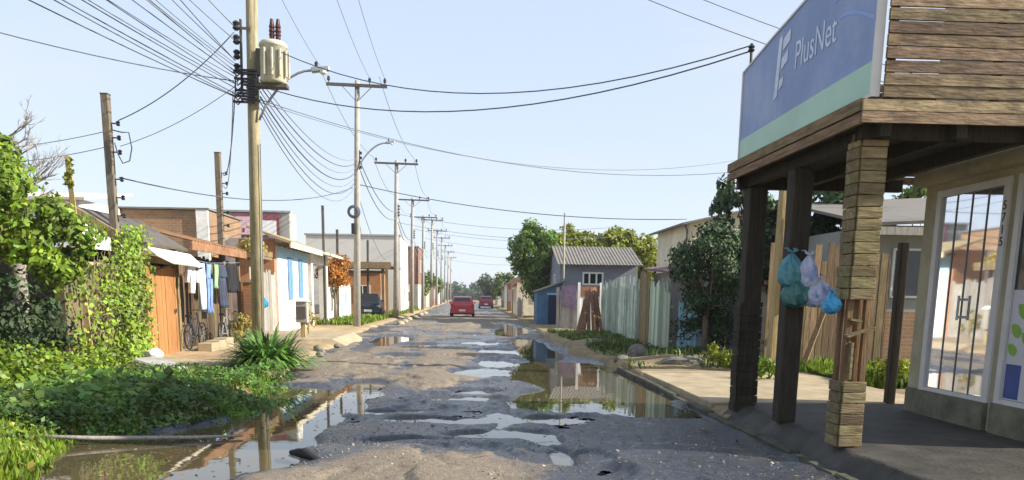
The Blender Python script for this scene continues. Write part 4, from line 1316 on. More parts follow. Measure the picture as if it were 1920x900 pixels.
tree('far_tree', 'small bluish tree near the far right end of the street', (4.2, 160, 0), (4.2, 160, 2), .2, [((4.0, 160, 3.4), (2.2, 2, 2.2), 22, 1500, 1.0)], m_lf_far, .6)
tree('far_tree', 'low round olive tree among the far right houses', (5.0, 112, 0), (5, 112, 2), .2, [((4.9, 112, 2.9), (1.5, 1.5, 1.6), 18, 1200, .7)], m_lf_olive, .45)

# ================================================================== LEFT SIDE
# big leafy bush in the corner
t = tree('leafy_bush', 'big sunlit leafy bush filling the left edge of the street', (-7.7, 12.8, .1), (-7.6, 12.8, 1.6), .09,
         [((-7.5, 13.2, 2.75), (1.0, 1.1, .95), 36, 6400, .38), ((-8.4, 13.0, 2.7), (1.0, 1.2, 1.2), 24, 3800, .40), ((-6.75, 13.7, 2.35), (.6, .6, .65), 16, 2600, .28)], m_lf_bright, .125, nb=10)
tree('leafy_shrub', 'lower rounded shrub at the left edge in front of the big bush', (-7.1, 11.0, .1), (-7.1, 11, .7), .05,
     [((-7.0, 11.0, 1.0), (.6, .6, .8), 22, 3800, .26), ((-6.5, 11.3, .55), (.5, .5, .35), 10, 1200, .2)], m_lf_bright, .10, nb=6)
tree('hollow_shade_leaves', 'dark leaves added as shade in the hollow under the big leafy bush', (-7.9, 13.3, .1), (-7.9, 13.3, .8), .05,  # dark green foliage added to stand for the shade inside the bush
     [((-7.7, 13.3, 1.1), (.9, .8, .8), 26, 3000, .34), ((-7.2, 14.2, .8), (.4, .4, .6), 10, 800, .24)], m_lf_dark, .11, nb=6)
# dead stump tree with twigs
BX = .42
dt = thing('bare_tree', 'dead bleached trunk with fine bare twigs sticking out of the bush', 'tree', (-8.25 + BX, 14.6, .1))
mb = MB()
rr = random.Random(21)
mb.tube([(-8.25 + BX, 14.6, .1), (-8.2 + BX, 14.6, 2.6), (-8.27 + BX, 14.6, 3.4), (-8.22 + BX, 14.6, 4.15)], [.16, .13, .11, .05], 8)
mb.build('trunk', m_greybark, dt, True)
mb = MB()
def twig(p, d, L_, r, dep):
    q = p + d * L_
    m = p.lerp(q, .5) + Vector((rr.uniform(-.06, .06), rr.uniform(-.06, .06), rr.uniform(-.02, .06))) * L_
    mb.tube([p, m, q], [r, r * .8, r * .55], 4)
    if dep > 0:
        for k in range(3):
            dd = (d + Vector((rr.uniform(-.7, .7), rr.uniform(-.7, .7), rr.uniform(-.2, .6)))).normalized()
            twig(p.lerp(q, rr.uniform(.4, 1)), dd, L_ * rr.uniform(.5, .75), r * .55, dep - 1)
for k in range(13):
    a = rr.uniform(0, 6.28); z = rr.uniform(2.9, 4.15)
    twig(Vector((-8.23 + BX, 14.6, z)), Vector((math.cos(a), math.sin(a) * .6, rr.uniform(.2, .9))).normalized(), rr.uniform(.28, .48), .017, 3)
for k in range(9):
    a = rr.uniform(-.6, .9)
    twig(Vector((-7.6 + rr.uniform(-.2, .35), 14.3, 3.1 + rr.uniform(0, .3))), Vector((math.cos(a), .1, .3 + abs(math.sin(a)))).normalized(), rr.uniform(.35, .55), .014, 3)
mb.build('twigs', m_greybark, dt)
P, e = crown_points((-8.3 + BX, 14.6, 3.85), (.25, .25, .35), 8, 350, .13); V, Fq = leaf_quads(P, e, .1)
npmesh('leaves', V, Fq, m_lf_olive, dt)

# vine covered block wall
vw = thing('garden_wall', 'mossy block garden wall left of the orange gate', 'wall', (-7.0, 15.6, 0))
mb = MB(); mb.box(-7.15, -7.0, 14.5, 17.75, -.1, 2.05); mb.build('blockwork', m_block, vw)
mb = MB(); mb.box(-7.18, -6.97, 14.48, 17.77, 2.052, 2.12); mb.build('coping', m_conc, vw)
vn = thing('climbing_vine', 'bright green climbing vine covering the wall beside the orange gate', 'vine', (-6.9, 16.8, .1))
n = 10000
yv = NR.uniform(14.5, 17.75, n); zv = NR.uniform(.1, 3.1, n)
dens = np.interp(yv, [12.9, 14.6, 15.3, 15.9, 16.6, 17.75], [.2, .22, .26, .55, 1.2, 1.1]) * np.interp(zv, [.1, .8, 1.3, 2.0, 2.8, 3.1], [1.2, .9, .7, .75, .5, .0])
top_ok = zv < np.interp(yv, [12.9, 14.5, 16, 17.0, 17.75], [2.1, 2.0, 2.25, 3.0, 2.9]) + .3 * fbm(yv * 3, zv * 0, 81)
keep = (NR.random(n) < dens * 1.0) & top_ok & (fbm(yv * 2, zv * 2, 83) + .34 > NR.random(n) * .4)
yv = yv[keep]; zv = zv[keep]
P = np.stack([-6.97 + NR.random(len(yv)) ** 1.5 * (.32 + .3 * (fbm(yv * 2, zv * 2, 85))), yv, zv], 1)
V, Fq = leaf_quads(P, np.stack([np.ones(len(yv)), -.3 * np.ones(len(yv)), .4 * np.ones(len(yv))], 1), .095, .7, .6)
npmesh('leaves', V, Fq, m_lf_vine, vn)
mb = MB()
for k in range(16):
    y = R.uniform(15.4, 17.7)
    pts = [(-6.96, y, .1)]
    for j in range(5):
        y += R.uniform(-.25, .25); pts.append((-6.95 + R.uniform(0, .08), y, .1 + (j + 1) * R.uniform(.38, .5)))
    mb.tube(pts, [.015, .013, .012, .01, .008, .006], 4)
mb.build('stems', m_bark, vn)
st = thing('garden_stake', 'thin wooden stake topped by a tuft of yellow leaves above the vine wall', 'stake', (-6.92, 15, .1))
mb = MB(); mb.bar((-6.84, 15.0, .05), (-7.0, 15.0, 3.9), .085, .03); mb.build('stake_wood', m_tanpole, st)
P, e = crown_points((-6.98, 15, 3.62), (.06, .06, .25), 7, 130, .06); V, Fq = leaf_quads(P, e, .10); npmesh('leaf_tuft', V, Fq, m_lf_yellow, st)
wh = thing('white_outbuilding', 'low white outbuilding peeping over the wall behind the stake', 'building', (-12.6, 27, 0))
mb = MB(); mb.box(-14.5, -11.9, 26, 29, 0, 4.35); mb.build('wall', m_white, wh)
mb = MB(); mb.sheet((-14.8, 25.7, 4.37), (-11.6, 25.7, 4.37), (-11.6, 29.3, 4.9), (-14.8, 29.3, 4.9), .08); mb.build('roof', m_sheetwhite, wh)

# shack with the orange gate
gt = thing('wooden_gate', 'orange brown upright board gate in the shack front', 'gate', (-7.0, 18.95, .08))
mb = boards((-7.0, 17.98), (-7.0, 19.95), .12, (2.0, 2.05), .18, th=.03, gap=.01, rr=random.Random(4)); mb.build('boards', m_gate, gt)
for z in (.5, 1.7):
    mb = MB(); mb.box(-7.08, -7.035, 17.98, 19.95, z, z + .1); mb.build('rail', m_stud, gt)
mb = MB(); mb.box(-6.965, -6.945, 19.72, 19.80, 1.1, 1.2); mb.build('latch', m_dark_pole, gt)
sh = thing('shack', 'dark timber shack with a low patched tin roof behind the orange gate', 'shack', (-8.5, 21, 0))
mb = MB(); mb.box(-7.12, -6.98, 17.8, 17.95, 0, 2.75); mb.box(-7.12, -6.98, 19.98, 20.12, 0, 2.6); mb.box(-7.14, -6.99, 17.95, 19.98, 2.22, 2.36)
mb.build('gate_frame', m_fenceZ, sh)
boards((-7.3, 20.1), (-7.3, 25.6), 0, (2.4, 2.6), .2, rr=random.Random(12)).build('front_boards', M('shade dark brown boards', (.10, .07, .042), .9, .4, 2, .4, 5, isl=.5, dirt=(.04, .03, .02), **WOODZ), sh)  # board colour darkened to paint the shack's dim interior
mb = MB(); mb.box(-11, -8.2, 18, 25.4, 0, 2.5); mb.build('wall', m_darkpost, sh)
mb = MB(); mb.sheet((-8.05, 17.2, 3.30), (-6.92, 17.2, 2.62), (-6.92, 20.7, 2.62), (-8.05, 20.7, 3.30), .05)
rf = mb.build('roof', m_dark_pole, sh)
mb = MB(); mb.hexa([(-8.1, 17.12, 3.14), (-6.9, 17.12, 2.43), (-6.9, 17.19, 2.43), (-8.1, 17.19, 3.14), (-8.1, 17.12, 3.36), (-6.9, 17.12, 2.66), (-6.9, 17.19, 2.66), (-8.1, 17.19, 3.36)])
mb.build('barge_board', m_tanpole, rf)
mb = MB(); mb.corr((-9.6, 20.75, 3.5), (-9.6, 25.7, 3.5), (-6.85, 25.7, 2.86), (-6.85, 20.75, 2.86), 22, .02)
mb.build('tin_roof', m_roofbrown, sh)
mb = MB(); mb.box(-6.9, -6.84, 20.75, 25.7, 2.62, 2.84); mb.build('fascia', m_roofbrown, sh)
aw = thing('white_awning', 'tilted white sheet awning over the orange gate', 'awning', (-6.6, 19, 2.5))
mb = MB(); mb.sheet((-6.95, 17.6, 2.56), (-6.95, 20.9, 2.52), (-6.52, 20.6, 2.20), (-6.52, 18.5, 2.22), -.025); mb.build('sheet', m_sheetwhite, aw)
for y, z in ((18.6, 2.22), (20.5, 2.20)):
    mb = MB(); mb.tube([(-7.0, y, 2.05), (-6.53, y, z - .02)], .02, 5); mb.build('bracket', m_dark_pole, aw)

# laundry
mb = MB(); mb.tube([(-6.75, 19.9, 2.38), (-6.7, 21.6, 2.33), (-6.72, 24.4, 2.45)], .008, 5)
tag(mb.build('clothes_line', m_cablegrey), 'washing line strung in front of the shack', 'washing line')
def cloth(name, label, y0, wdt, z1, ht, mat, sleeves=0, legs=False, seed=0):
    mb = MB(); rs = random.Random(seed); ny, nz = 12, 8; ph = rs.uniform(0, 6)
    def strip(ya, yb, za, zb, yc=None):
        vs = []
        for i in range(ny + 1):
            u = i / ny
            for j in range(nz + 1):
                v = j / nz
                y = ya + (yb - ya) * u + ((yc or 0) * v)
                z = za + (zb - za) * v
                x = -6.71 + .035 * math.sin(9 * u + ph + 2 * v) * (.3 + v) + .02 * math.sin(17 * u + ph)
                vs.append((x, y + .015 * math.sin(5 * v + ph), z - .02 * math.sin(PI * u)))
        m = len(vs)
        back = [(x - .03, y, z) for x, y, z in vs]
        fs = []
        for i in range(ny):
            for j in range(nz):
                a = i * (nz + 1) + j; b = a + nz + 1
                fs += [(a, b, b + 1, a + 1), (m + a, m + a + 1, m + b + 1, m + b)]
        for i in range(ny):
            a = i * (nz + 1); b = a + nz + 1
            fs += [(a, m + a, m + b, b), (a + nz, b + nz, m + b + nz, m + a + nz)]
        for j in range(nz):
            a = j; fs.append((a, a + 1, m + a + 1, m + a))
            a = ny * (nz + 1) + j; fs.append((a, m + a, m + a + 1, a + 1))
        mb.add(vs + back, fs)
    if legs:
        strip(y0, y0 + wdt, z1, z1 - ht * .3)
        strip(y0, y0 + wdt * .46, z1 - ht * .3, z1 - ht); strip(y0 + wdt * .54, y0 + wdt, z1 - ht * .3, z1 - ht)
    else:
        strip(y0, y0 + wdt, z1, z1 - ht)
        if sleeves:
            strip(y0 - .14, y0 - .005, z1 - .05, z1 - sleeves, -.06); strip(y0 + wdt + .005, y0 + wdt + .14, z1 - .05, z1 - sleeves, .06)
    o = mb.build(name, mat, None, True)
    tag(o, label, 'clothes', 'washing on the line')
    return o
cloth('white_shirt', 'white shirt hanging nearest the orange gate', 20.05, .42, 2.33, .75, m_clwhite, .5, seed=1)
cloth('pale_towel', 'pale blue towel hanging long between the white shirt and jeans', 20.75, .42, 2.32, 1.15, m_clpale, seed=2)
cloth('blue_jeans', 'blue jeans hanging in the middle of the washing line', 21.3, .45, 2.32, 1.25, m_cldenim, legs=True, seed=3)
cloth('green_shirt', 'short green shirt between the jeans and the black jacket', 21.95, .38, 2.33, .62, m_clgreen, seed=4)
cloth('navy_trousers', 'dark navy trousers hanging behind the green shirt', 22.5, .42, 2.34, 1.15, m_clnavy, legs=True, seed=5)
cloth('black_jacket', 'black jacket with sleeves at the far end of the line', 23.3, .60, 2.40, .80, m_clblack, .80, seed=6)

# bicycle and junk under the washing
def bicycle(x, y, z, label, lean, col):
    t = thing('bicycle', label, 'bicycle', (x, y, z))
    def q(yy, zz, dx=0):
        return (x + dx - zz * lean, y + yy, z + zz)
    for s in (0, 1.02):
        wl = MB(); wl.torus((x - .33 * lean, y + s, z + .33), .31, .02, 'x', 22, 6); wo = wl.build('wheel', m_rubber, t, True)
        h_ = MB()
        for k in range(8):
            a = PI * k / 8
            h_.tube([(x - .33 * lean, y + s - .3 * math.cos(a), z + .33 - .3 * math.sin(a)), (x - .33 * lean, y + s + .3 * math.cos(a), z + .33 + .3 * math.sin(a))], .003, 3)
        h_.build('spokes', m_steel, wo)
    mb = MB()
    for a, b in ((q(0, .33), q(.45, .30)), (q(.45, .30), q(.32, .78)), (q(0, .33), q(.33, .72)), (q(.33, .72), q(.86, .76)), (q(.45, .30), q(.86, .70)), (q(1.02, .33), q(.84, .90))):
        mb.tube([a, b], .018, 6)
    mb.build('frame', col, t)
    mb = MB(); mb.tube([q(.84, .93, -.26), q(.82, .97, 0), q(.84, .93, .26)], .014, 6); mb.build('handlebar', m_steel, t)
    mb = MB(); mb.hexa([q(.16, .80, -.07), q(.16, .80, .07), q(.44, .80, .02), q(.44, .80, -.02), q(.16, .86, -.07), q(.16, .86, .07), q(.44, .84, .02), q(.44, .84, -.02)]); mb.build('saddle', m_rubber, t, bevel=.01)
bicycle(-6.85, 20.3, .17, 'dark bicycle leaning by the boards below the washing', .12, m_navycar)
bicycle(-6.6, 22.1, .17, 'second bicycle with a pale frame parked past the first one', .08, m_wheelgrey)
mb = MB()
for k in range(3):
    mb.box(-6.6, -6.25, 20.0 + k * .62, 20.6 + k * .62, .14, .36 + .03 * k)
tag(mb.build('garden_step', m_conc, bevel=.015), 'low tan concrete edging below the bicycles', 'edging')
for i, (y, l) in enumerate([(23.9, 'stacked upright'), (24.5, 'lying flat')]):
    tt = thing('old_tyre', 'worn black tyre %s by the washing' % ('standing upright' if i == 0 else 'lying flat'), 'tyre', (-6.5, y, .17))
    mb = MB(); mb.torus((-6.5, y, .17 + (.3 if i == 0 else .09)), .22, .09, 'x' if i == 0 else 'z', 20, 8); mb.build('tread', m_rubber, tt, True)
weed((-6.35, 22.9, .15), .35, .9, 420, m_lf_dry, 'dry scraggly brown weed beside the bicycles', .10)
gp = thing('brick_gatepost', 'brick gatepost with pale cap near the blue hanging bag', 'gatepost', (-6.9, 24.6, 0))
mb = MB(); mb.box(-7.05, -6.75, 25.9, 26.2, 0, 1.9); mb.build('shaft', m_brickX, gp)
mb = MB(); mb.box(-7.09, -6.71, 25.86, 26.24, 1.902, 2.0); mb.build('cap', m_conc, gp)
fence_thing('grey_fence', 'pale grey board fence behind the big utility pole', (-6.95, 26.4), (-7.0, 30.1), 0, (2.2, 2.45), .16, m_greyfence, 19)
bag((-6.78, 27.1, 1.28), .20, m_bagblue, 'bright blue bag hanging on the grey fence by the utility pole', 12, group=None)
pb = thing('planter_shelf', 'wooden shelf planter with dry yellow plants on two posts', 'planter', (-7.05, 26.8, 2.6))
mb = MB(); mb.box(-7.5, -6.7, 26.0, 28.4, 2.68, 2.78); mb.box(-6.72, -6.68, 26.0, 28.4, 2.78, 2.95); mb.build('shelf', m_fenceZ, pb)
for y in (26.1, 28.2):
    mb = MB(); mb.box(-7.3, -7.2, y, y + .1, 0, 2.679); mb.build('post', m_fenceZ, pb)
P, e = crown_points((-7.05, 27.2, 3.0), (.25, .8, .2), 26, 900, .26); V, Fq = leaf_quads(P, e, .13); npmesh('dry_plants', V, Fq, m_lf_dry, pb)

# brick building and grey two storey building behind
bb = thing('brick_building', 'old bare brick building end behind the shack', 'building', (-10.5, 31, 0))
mb = MB(); mb.box(-12.6, -8.96, 29, 33, 0, 4.35); mb.build('wall', m_brickY, bb)
mb = MB(); mb.box(-9.35, -8.95, 28.9, 28.999, 0, 4.37); mb.build('corner_pillar', m_white, bb)
mb = MB(); mb.box(-12.7, -8.9, 28.88, 33.1, 4.372, 4.43); mb.build('roof_edge', m_rooffib, bb)
gb = thing('grey_building', 'two storey grey rendered building with a dull red sign board', 'building', (-8.9, 38, 0))
mb = MB(); mb.box(-11.2, -7.75, 36.2, 37.4, 0, 5.0); mb.build('wall', m_greywall, gb)
mb = MB(); mb.box(-11.25, -7.70, 36.1, 36.198, 3.75, 3.87); mb.box(-11.25, -7.70, 36.1, 37.45, 5.002, 5.08); mb.build('ledge', m_greywall, gb)
mb = MB(); mb.box(-7.749, -7.70, 36.3, 37.3, 0, 4.99); mb.build('sunlit_side', m_white, gb)  # white skin paints the sunshine on the side facing the road
window(gb, 'y-', (-10.3, 36.2, 2.6), 1.0, 1.3, div=2)
sb = thing('red_sign_board', 'dull red framed board with pink and white panels on the grey building', 'sign', (-9.0, 36.15, 4.7))
mb = MB(); mb.box(-10.15, -8.15, 36.05, 36.1, 3.98, 4.93); mb.build('frame', m_red_sign, sb)
mb = MB(); mb.box(-9.98, -9.35, 36.03, 36.049, 4.05, 4.80); mb.build('pink_panel', m_pink, sb)
mb = MB(); mb.box(-9.15, -8.28, 36.03, 36.049, 4.05, 4.65); mb.build('white_panel', m_white, sb)
mb = MB(); mb.box(-9.72, -9.62, 36.022, 36.029, 4.15, 4.32); mb.build('dark_mark', m_red_sign, sb)
ow = thing('orange_wall', 'short orange hollow brick wall beside the pale blue house', 'wall', (-7.6, 30, 0))
mb = MB(); mb.box(-8.3, -7.06, 30.2, 30.4, 0, 3.5); mb.build('brickwork', m_brickOr, ow)

# white house with blue shutters
bh = thing('white_blue_house', 'white house front with tall blue shutters and cream eaves', 'house', (-8, 33, 0))
mb = MB(); mb.box(-9.6, -7.0, 30.42, 36.0, 0, 3.55); mb.build('wall', m_white, bh)
mb = MB(); mb.box(-6.998, -6.985, 30.42, 36.0, 2.72, 3.28); mb.build('blue_band', m_skyblue, bh)  # flat pale blue strip along the top of the wall
for y in (32.4, 34.4):
    mb = MB(); mb.box(-6.984, -6.94, y - .36, y + .36, 1.35, 2.95); wo = mb.build('shutter', m_bluewin, bh)
    mb = MB(); mb.box(-6.939, -6.925, y - .02, y + .02, 1.36, 2.94); mb.build('slat_rail', m_bluegrey, wo)
mb = MB(); mb.sheet((-7.9, 29.8, 3.95), (-6.35, 29.8, 3.42), (-6.35, 36.2, 3.42), (-7.9, 36.2, 3.95), .09); rf = mb.build('roof', m_rooftan, bh)
mb = MB(); mb.box(-6.40, -6.34, 29.8, 36.2, 3.2, 3.40); mb.build('fascia', m_cream, rf)
for y in np.linspace(30.0, 36.0, 9):
    mb = MB(); mb.box(-6.98, -6.42, y - .04, y + .04, 3.28, 3.38)
    mb.build('rafter', m_stud, bh)
po = thing('white_porch', 'white porch with a dark opening beyond the shutter house', 'porch', (-7.2, 38.5, 0))
mb = MB(); mb.box(-8.2, -6.9, 36.4, 36.7, 0, 2.9); mb.box(-7.3, -6.9, 40.2, 40.5, 0, 2.9); mb.box(-8.2, -6.88, 36.4, 40.5, 2.902, 3.35); mb.box(-8.3, -8.202, 36.4, 40.5, 0, 3.3); mb.build('wall', m_white, po)
mb = MB(); mb.box(-8.195, -8.15, 36.8, 40.0, .3, 2.6); mb.build('doorway', m_dark, po)
mb = MB(); mb.sheet((-8.5, 36.1, 3.75), (-6.2, 36.1, 3.36), (-6.2, 41, 3.36), (-8.5, 41, 3.75), .10); mb.build('roof', m_cream, po)

mt = thing('meter_post', 'short post with a grey meter box and white cap on the drive slab', 'meter post', (-4.95, 24.6, .28))
mb = MB(); mb.box(-5.03, -4.89, 24.5, 24.64, -.1, 1.05); mb.build('post', m_tanpole, mt)
mb = MB(); mb.box(-5.14, -4.80, 24.42, 24.7, .72, 1.35); bx = mb.build('box', m_conc_pole, mt, bevel=.015)
mb = MB(); mb.box(-5.10, -4.84, 24.40, 24.419, .85, 1.2); mb.build('window', m_dark_pole, bx)
mb = MB(); mb.hexa([(-5.18, 24.38, 1.352), (-4.76, 24.38, 1.352), (-4.76, 24.74, 1.352), (-5.18, 24.74, 1.352), (-5.08, 24.46, 1.45), (-4.86, 24.46, 1.45), (-4.86, 24.66, 1.45), (-5.08, 24.66, 1.45)]); mb.build('cap', m_white, mt)
weed((-5.0, 25.6, .3), .35, 1.0, 350, m_lf_dry, 'dry grey brown twiggy weed behind the meter post', .09)

# strap leaf clump
ag = thing('strap_leaf_clump', 'dense clump of glossy strap leaves at the foot of the utility pole', 'plant', (-3.95, 16.0, .15))
nb_ = 620
vs = []; fs = []
for k in range(nb_):
    a = R.uniform(0, 2 * PI); r0 = R.uniform(0, .32); L_ = R.uniform(.55, .98); el = R.uniform(.55, 1.45)
    p = Vector((-3.97 + r0 * 1.5 * math.cos(a), 16.1 + r0 * 1.2 * math.sin(a), .15))
    d = Vector((math.cos(a) * math.cos(el), math.sin(a) * math.cos(el), math.sin(el)))
    sd_ = Vector((-math.sin(a), math.cos(a), 0))
    o = len(vs)
    for j in range(6):
        u = j / 5
        w_ = .036 * (1 - u ** 2.4) + .003
        vs += [p - sd_ * w_, p + sd_ * w_]
        p = p + d * L_ / 5
        d = (d + Vector((0, 0, -.38))).normalized()
        p.z = max(p.z, .17)
    for j in range(5):
        fs.append((o + 2 * j, o + 2 * j + 1, o + 2 * j + 3, o + 2 * j + 2))
npmesh('leaves', [tuple(v) for v in vs], fs, m_lf_strap, ag)
tree('orange_bush', 'round clipped orange brown bush beyond the white house', (-6.9, 42.5, 0), (-6.9, 42.5, 1.7), .1, [((-6.9, 42.7, 2.65), (.75, 1.3, .7), 30, 5200, .36)], m_lf_orange, .15)
fw = thing('mural_wall', 'white garden wall with pale blue painted shapes behind the second pole', 'wall', (-7.1, 46, 0))
mb = MB(); mb.box(-7.2, -7.05, 43.6, 49, 0, 2.1); mb.build('wall', m_white, fw)
mb = MB()
for (y, z, r_) in ((44.6, 1.2, .5), (45.8, .9, .6), (47.2, 1.4, .45)):
    mb.prism([(y + r_ * math.cos(a), z + r_ * .9 * math.sin(a)) for a in np.linspace(0, 2 * PI, 12)[:-1]], 'x', -7.049, -7.04)
mb.build('blue_paint', m_bluefence, fw)
gw = thing('green_doors', 'tall narrow green shutters standing by the orange bush', 'shutters', (-7.0, 41.6, 0))
mb = MB(); mb.box(-7.3, -7.1, 41.1, 43.4, 0, 1.9); mb.build('wall', m_white, gw)
mb = MB(); mb.box(-7.099, -7.07, 41.4, 42.0, .7, 1.8); mb.box(-7.099, -7.07, 42.3, 42.9, .7, 1.8); mb.build('shutter', m_greenfence, gw)
# open carport
cp = thing('carport', 'open brown timber carport roof on slim posts', 'carport', (-6.6, 54, 0))
mb = MB(); mb.box(-8.9, -4.75, 50, 58, 3.3, 3.45); mb.build('roof', m_rooffib, cp)
mb = MB(); mb.box(-8.9, -4.7, 49.9, 49.998, 3.12, 3.5); mb.build('beam', m_fenceZ, cp); mb = MB(); mb.box(-8.9, -5.2, 52.8, 52.9, 2.9, 3.05); mb.build('beam', m_fenceZ, cp)
for x, y in ((-5.0, 50.3), (-5.0, 57.5), (-8.7, 50.3), (-5.5, 52.85)):
    mb = MB(); mb.box(x - .09, x + .09, y - .09, y + .09, 0, 3.298); mb.build('post', m_fenceZ, cp)
ph = thing('pink_house', 'low pinkish brick house at the back of the carport', 'house', (-8, 61, 0))
mb = MB(); mb.box(-10.5, -6.3, 59, 63, 0, 3.1); mb.build('wall', m_brickOr, ph)
window(ph, 'y-', (-7.6, 59, 1.6), 1.1, 1.2, div=2); door(ph, 'y-', (-8.9, 59, .02), .9, 2.05, m_white)
mb = MB(); mb.box(-10.6, -6.2, 58.9, 63.1, 3.102, 3.25); mb.build('roof', m_rooffib, ph)
tw = thing('white_building', 'two storey pale concrete building beyond the carport', 'building', (-8, 67, 0))
mb = MB(); mb.box(-12.5, -5.35, 64, 72, 0, 6.0); mb.build('wall', M('pale concrete render', (.60, .58, .53), .9, .12, 1.2, dirt=(.42, .40, .36), dirt_amt=.6), tw)
mb = MB(); mb.box(-5.348, -5.30, 64, 72, 0, 6.0); mb.build('sunlit_side', m_white, tw)  # whiter than the other walls to paint this side as lit
mb = MB(); mb.box(-12.6, -5.25, 63.9, 72.1, 6.002, 6.12); mb.build('parapet', m_greywall, tw)
window(tw, 'x+', (-5.30, 67.8, 1.5), 1.6, 1.2, div=2)
rb = thing('red_brick_building', 'red brown brick upper storey building down the left side', 'building', (-6.4, 84, 0))
mb = MB(); mb.box(-8.6, -4.9, 80, 88, 2.6, 6.1); mb.build('upper_wall', m_brickRed, rb)
mb = MB(); mb.box(-8.55, -4.95, 80.05, 88, 0, 2.598); mb.build('lower_wall', m_cream, rb)
mb = MB(); mb.box(-8.7, -4.85, 79.9, 88.1, 6.102, 6.2); mb.build('parapet', m_roofclay, rb)
window(rb, 'y-', (-6.2, 80.05, 1.4), 1.0, 1.0, div=2); window(rb, 'x+', (-4.9, 84, 4.4), 1.2, 1.2, div=2)
small_house('far_house', 'cream far house past the red brick building on the left', -8.5, -4.9, 95, 104, 3.0, 1.2, m_cream, m_roofclay, 'x+')
small_house('far_house', 'brick far house second past the red brick building', -8.5, -4.8, 112, 121, 3.2, 1.0, m_brickRed, m_rooffib, 'x+')
small_house('far_house', 'white far house near the left end of the street', -9, -4.8, 132, 142, 3.2, 1.3, m_white, m_roofclay, 'x+')
small_house('far_house', 'last grey house in sight on the left', -9, -4.9, 160, 172, 3.4, 1.3, m_greywall, m_roofclay, 'x+')
tree('far_tree', 'ochre tree between the far left houses', (-5.2, 92, 0), (-5.2, 92, 2), .15, [((-5.2, 92, 2.8), (1.1, 1.0, 1.3), 14, 900, .5)], m_lf_olive, .35)
tree('far_tree', 'dark tree beside the last poles on the left', (-5.4, 126, 0), (-5.4, 126, 2), .15, [((-5.4, 126, 3.2), (1.5, 1.3, 1.6), 16, 1100, .6)], m_lf_mid, .45)
P_, E_ = [], []
for k in range(90):
    x = R.uniform(-60, 70); y = R.uniform(300, 380); h_ = R.uniform(3, 7)
    if abs(x) < 3: h_ = 3
    p, e = crown_points((x, y, h_ * .5), (4.5, 3, h_ * .6), 12, 240, 1.6)
    P_.append(p); E_.append(e)
V, Fq = leaf_quads(np.vstack(P_), np.vstack(E_), 1.5)
o = npmesh('treeline', V, Fq, m_lf_far); struct(o, 'stuff'); tag(o, 'low hazy line of distant trees closing the end of the street', 'treeline')

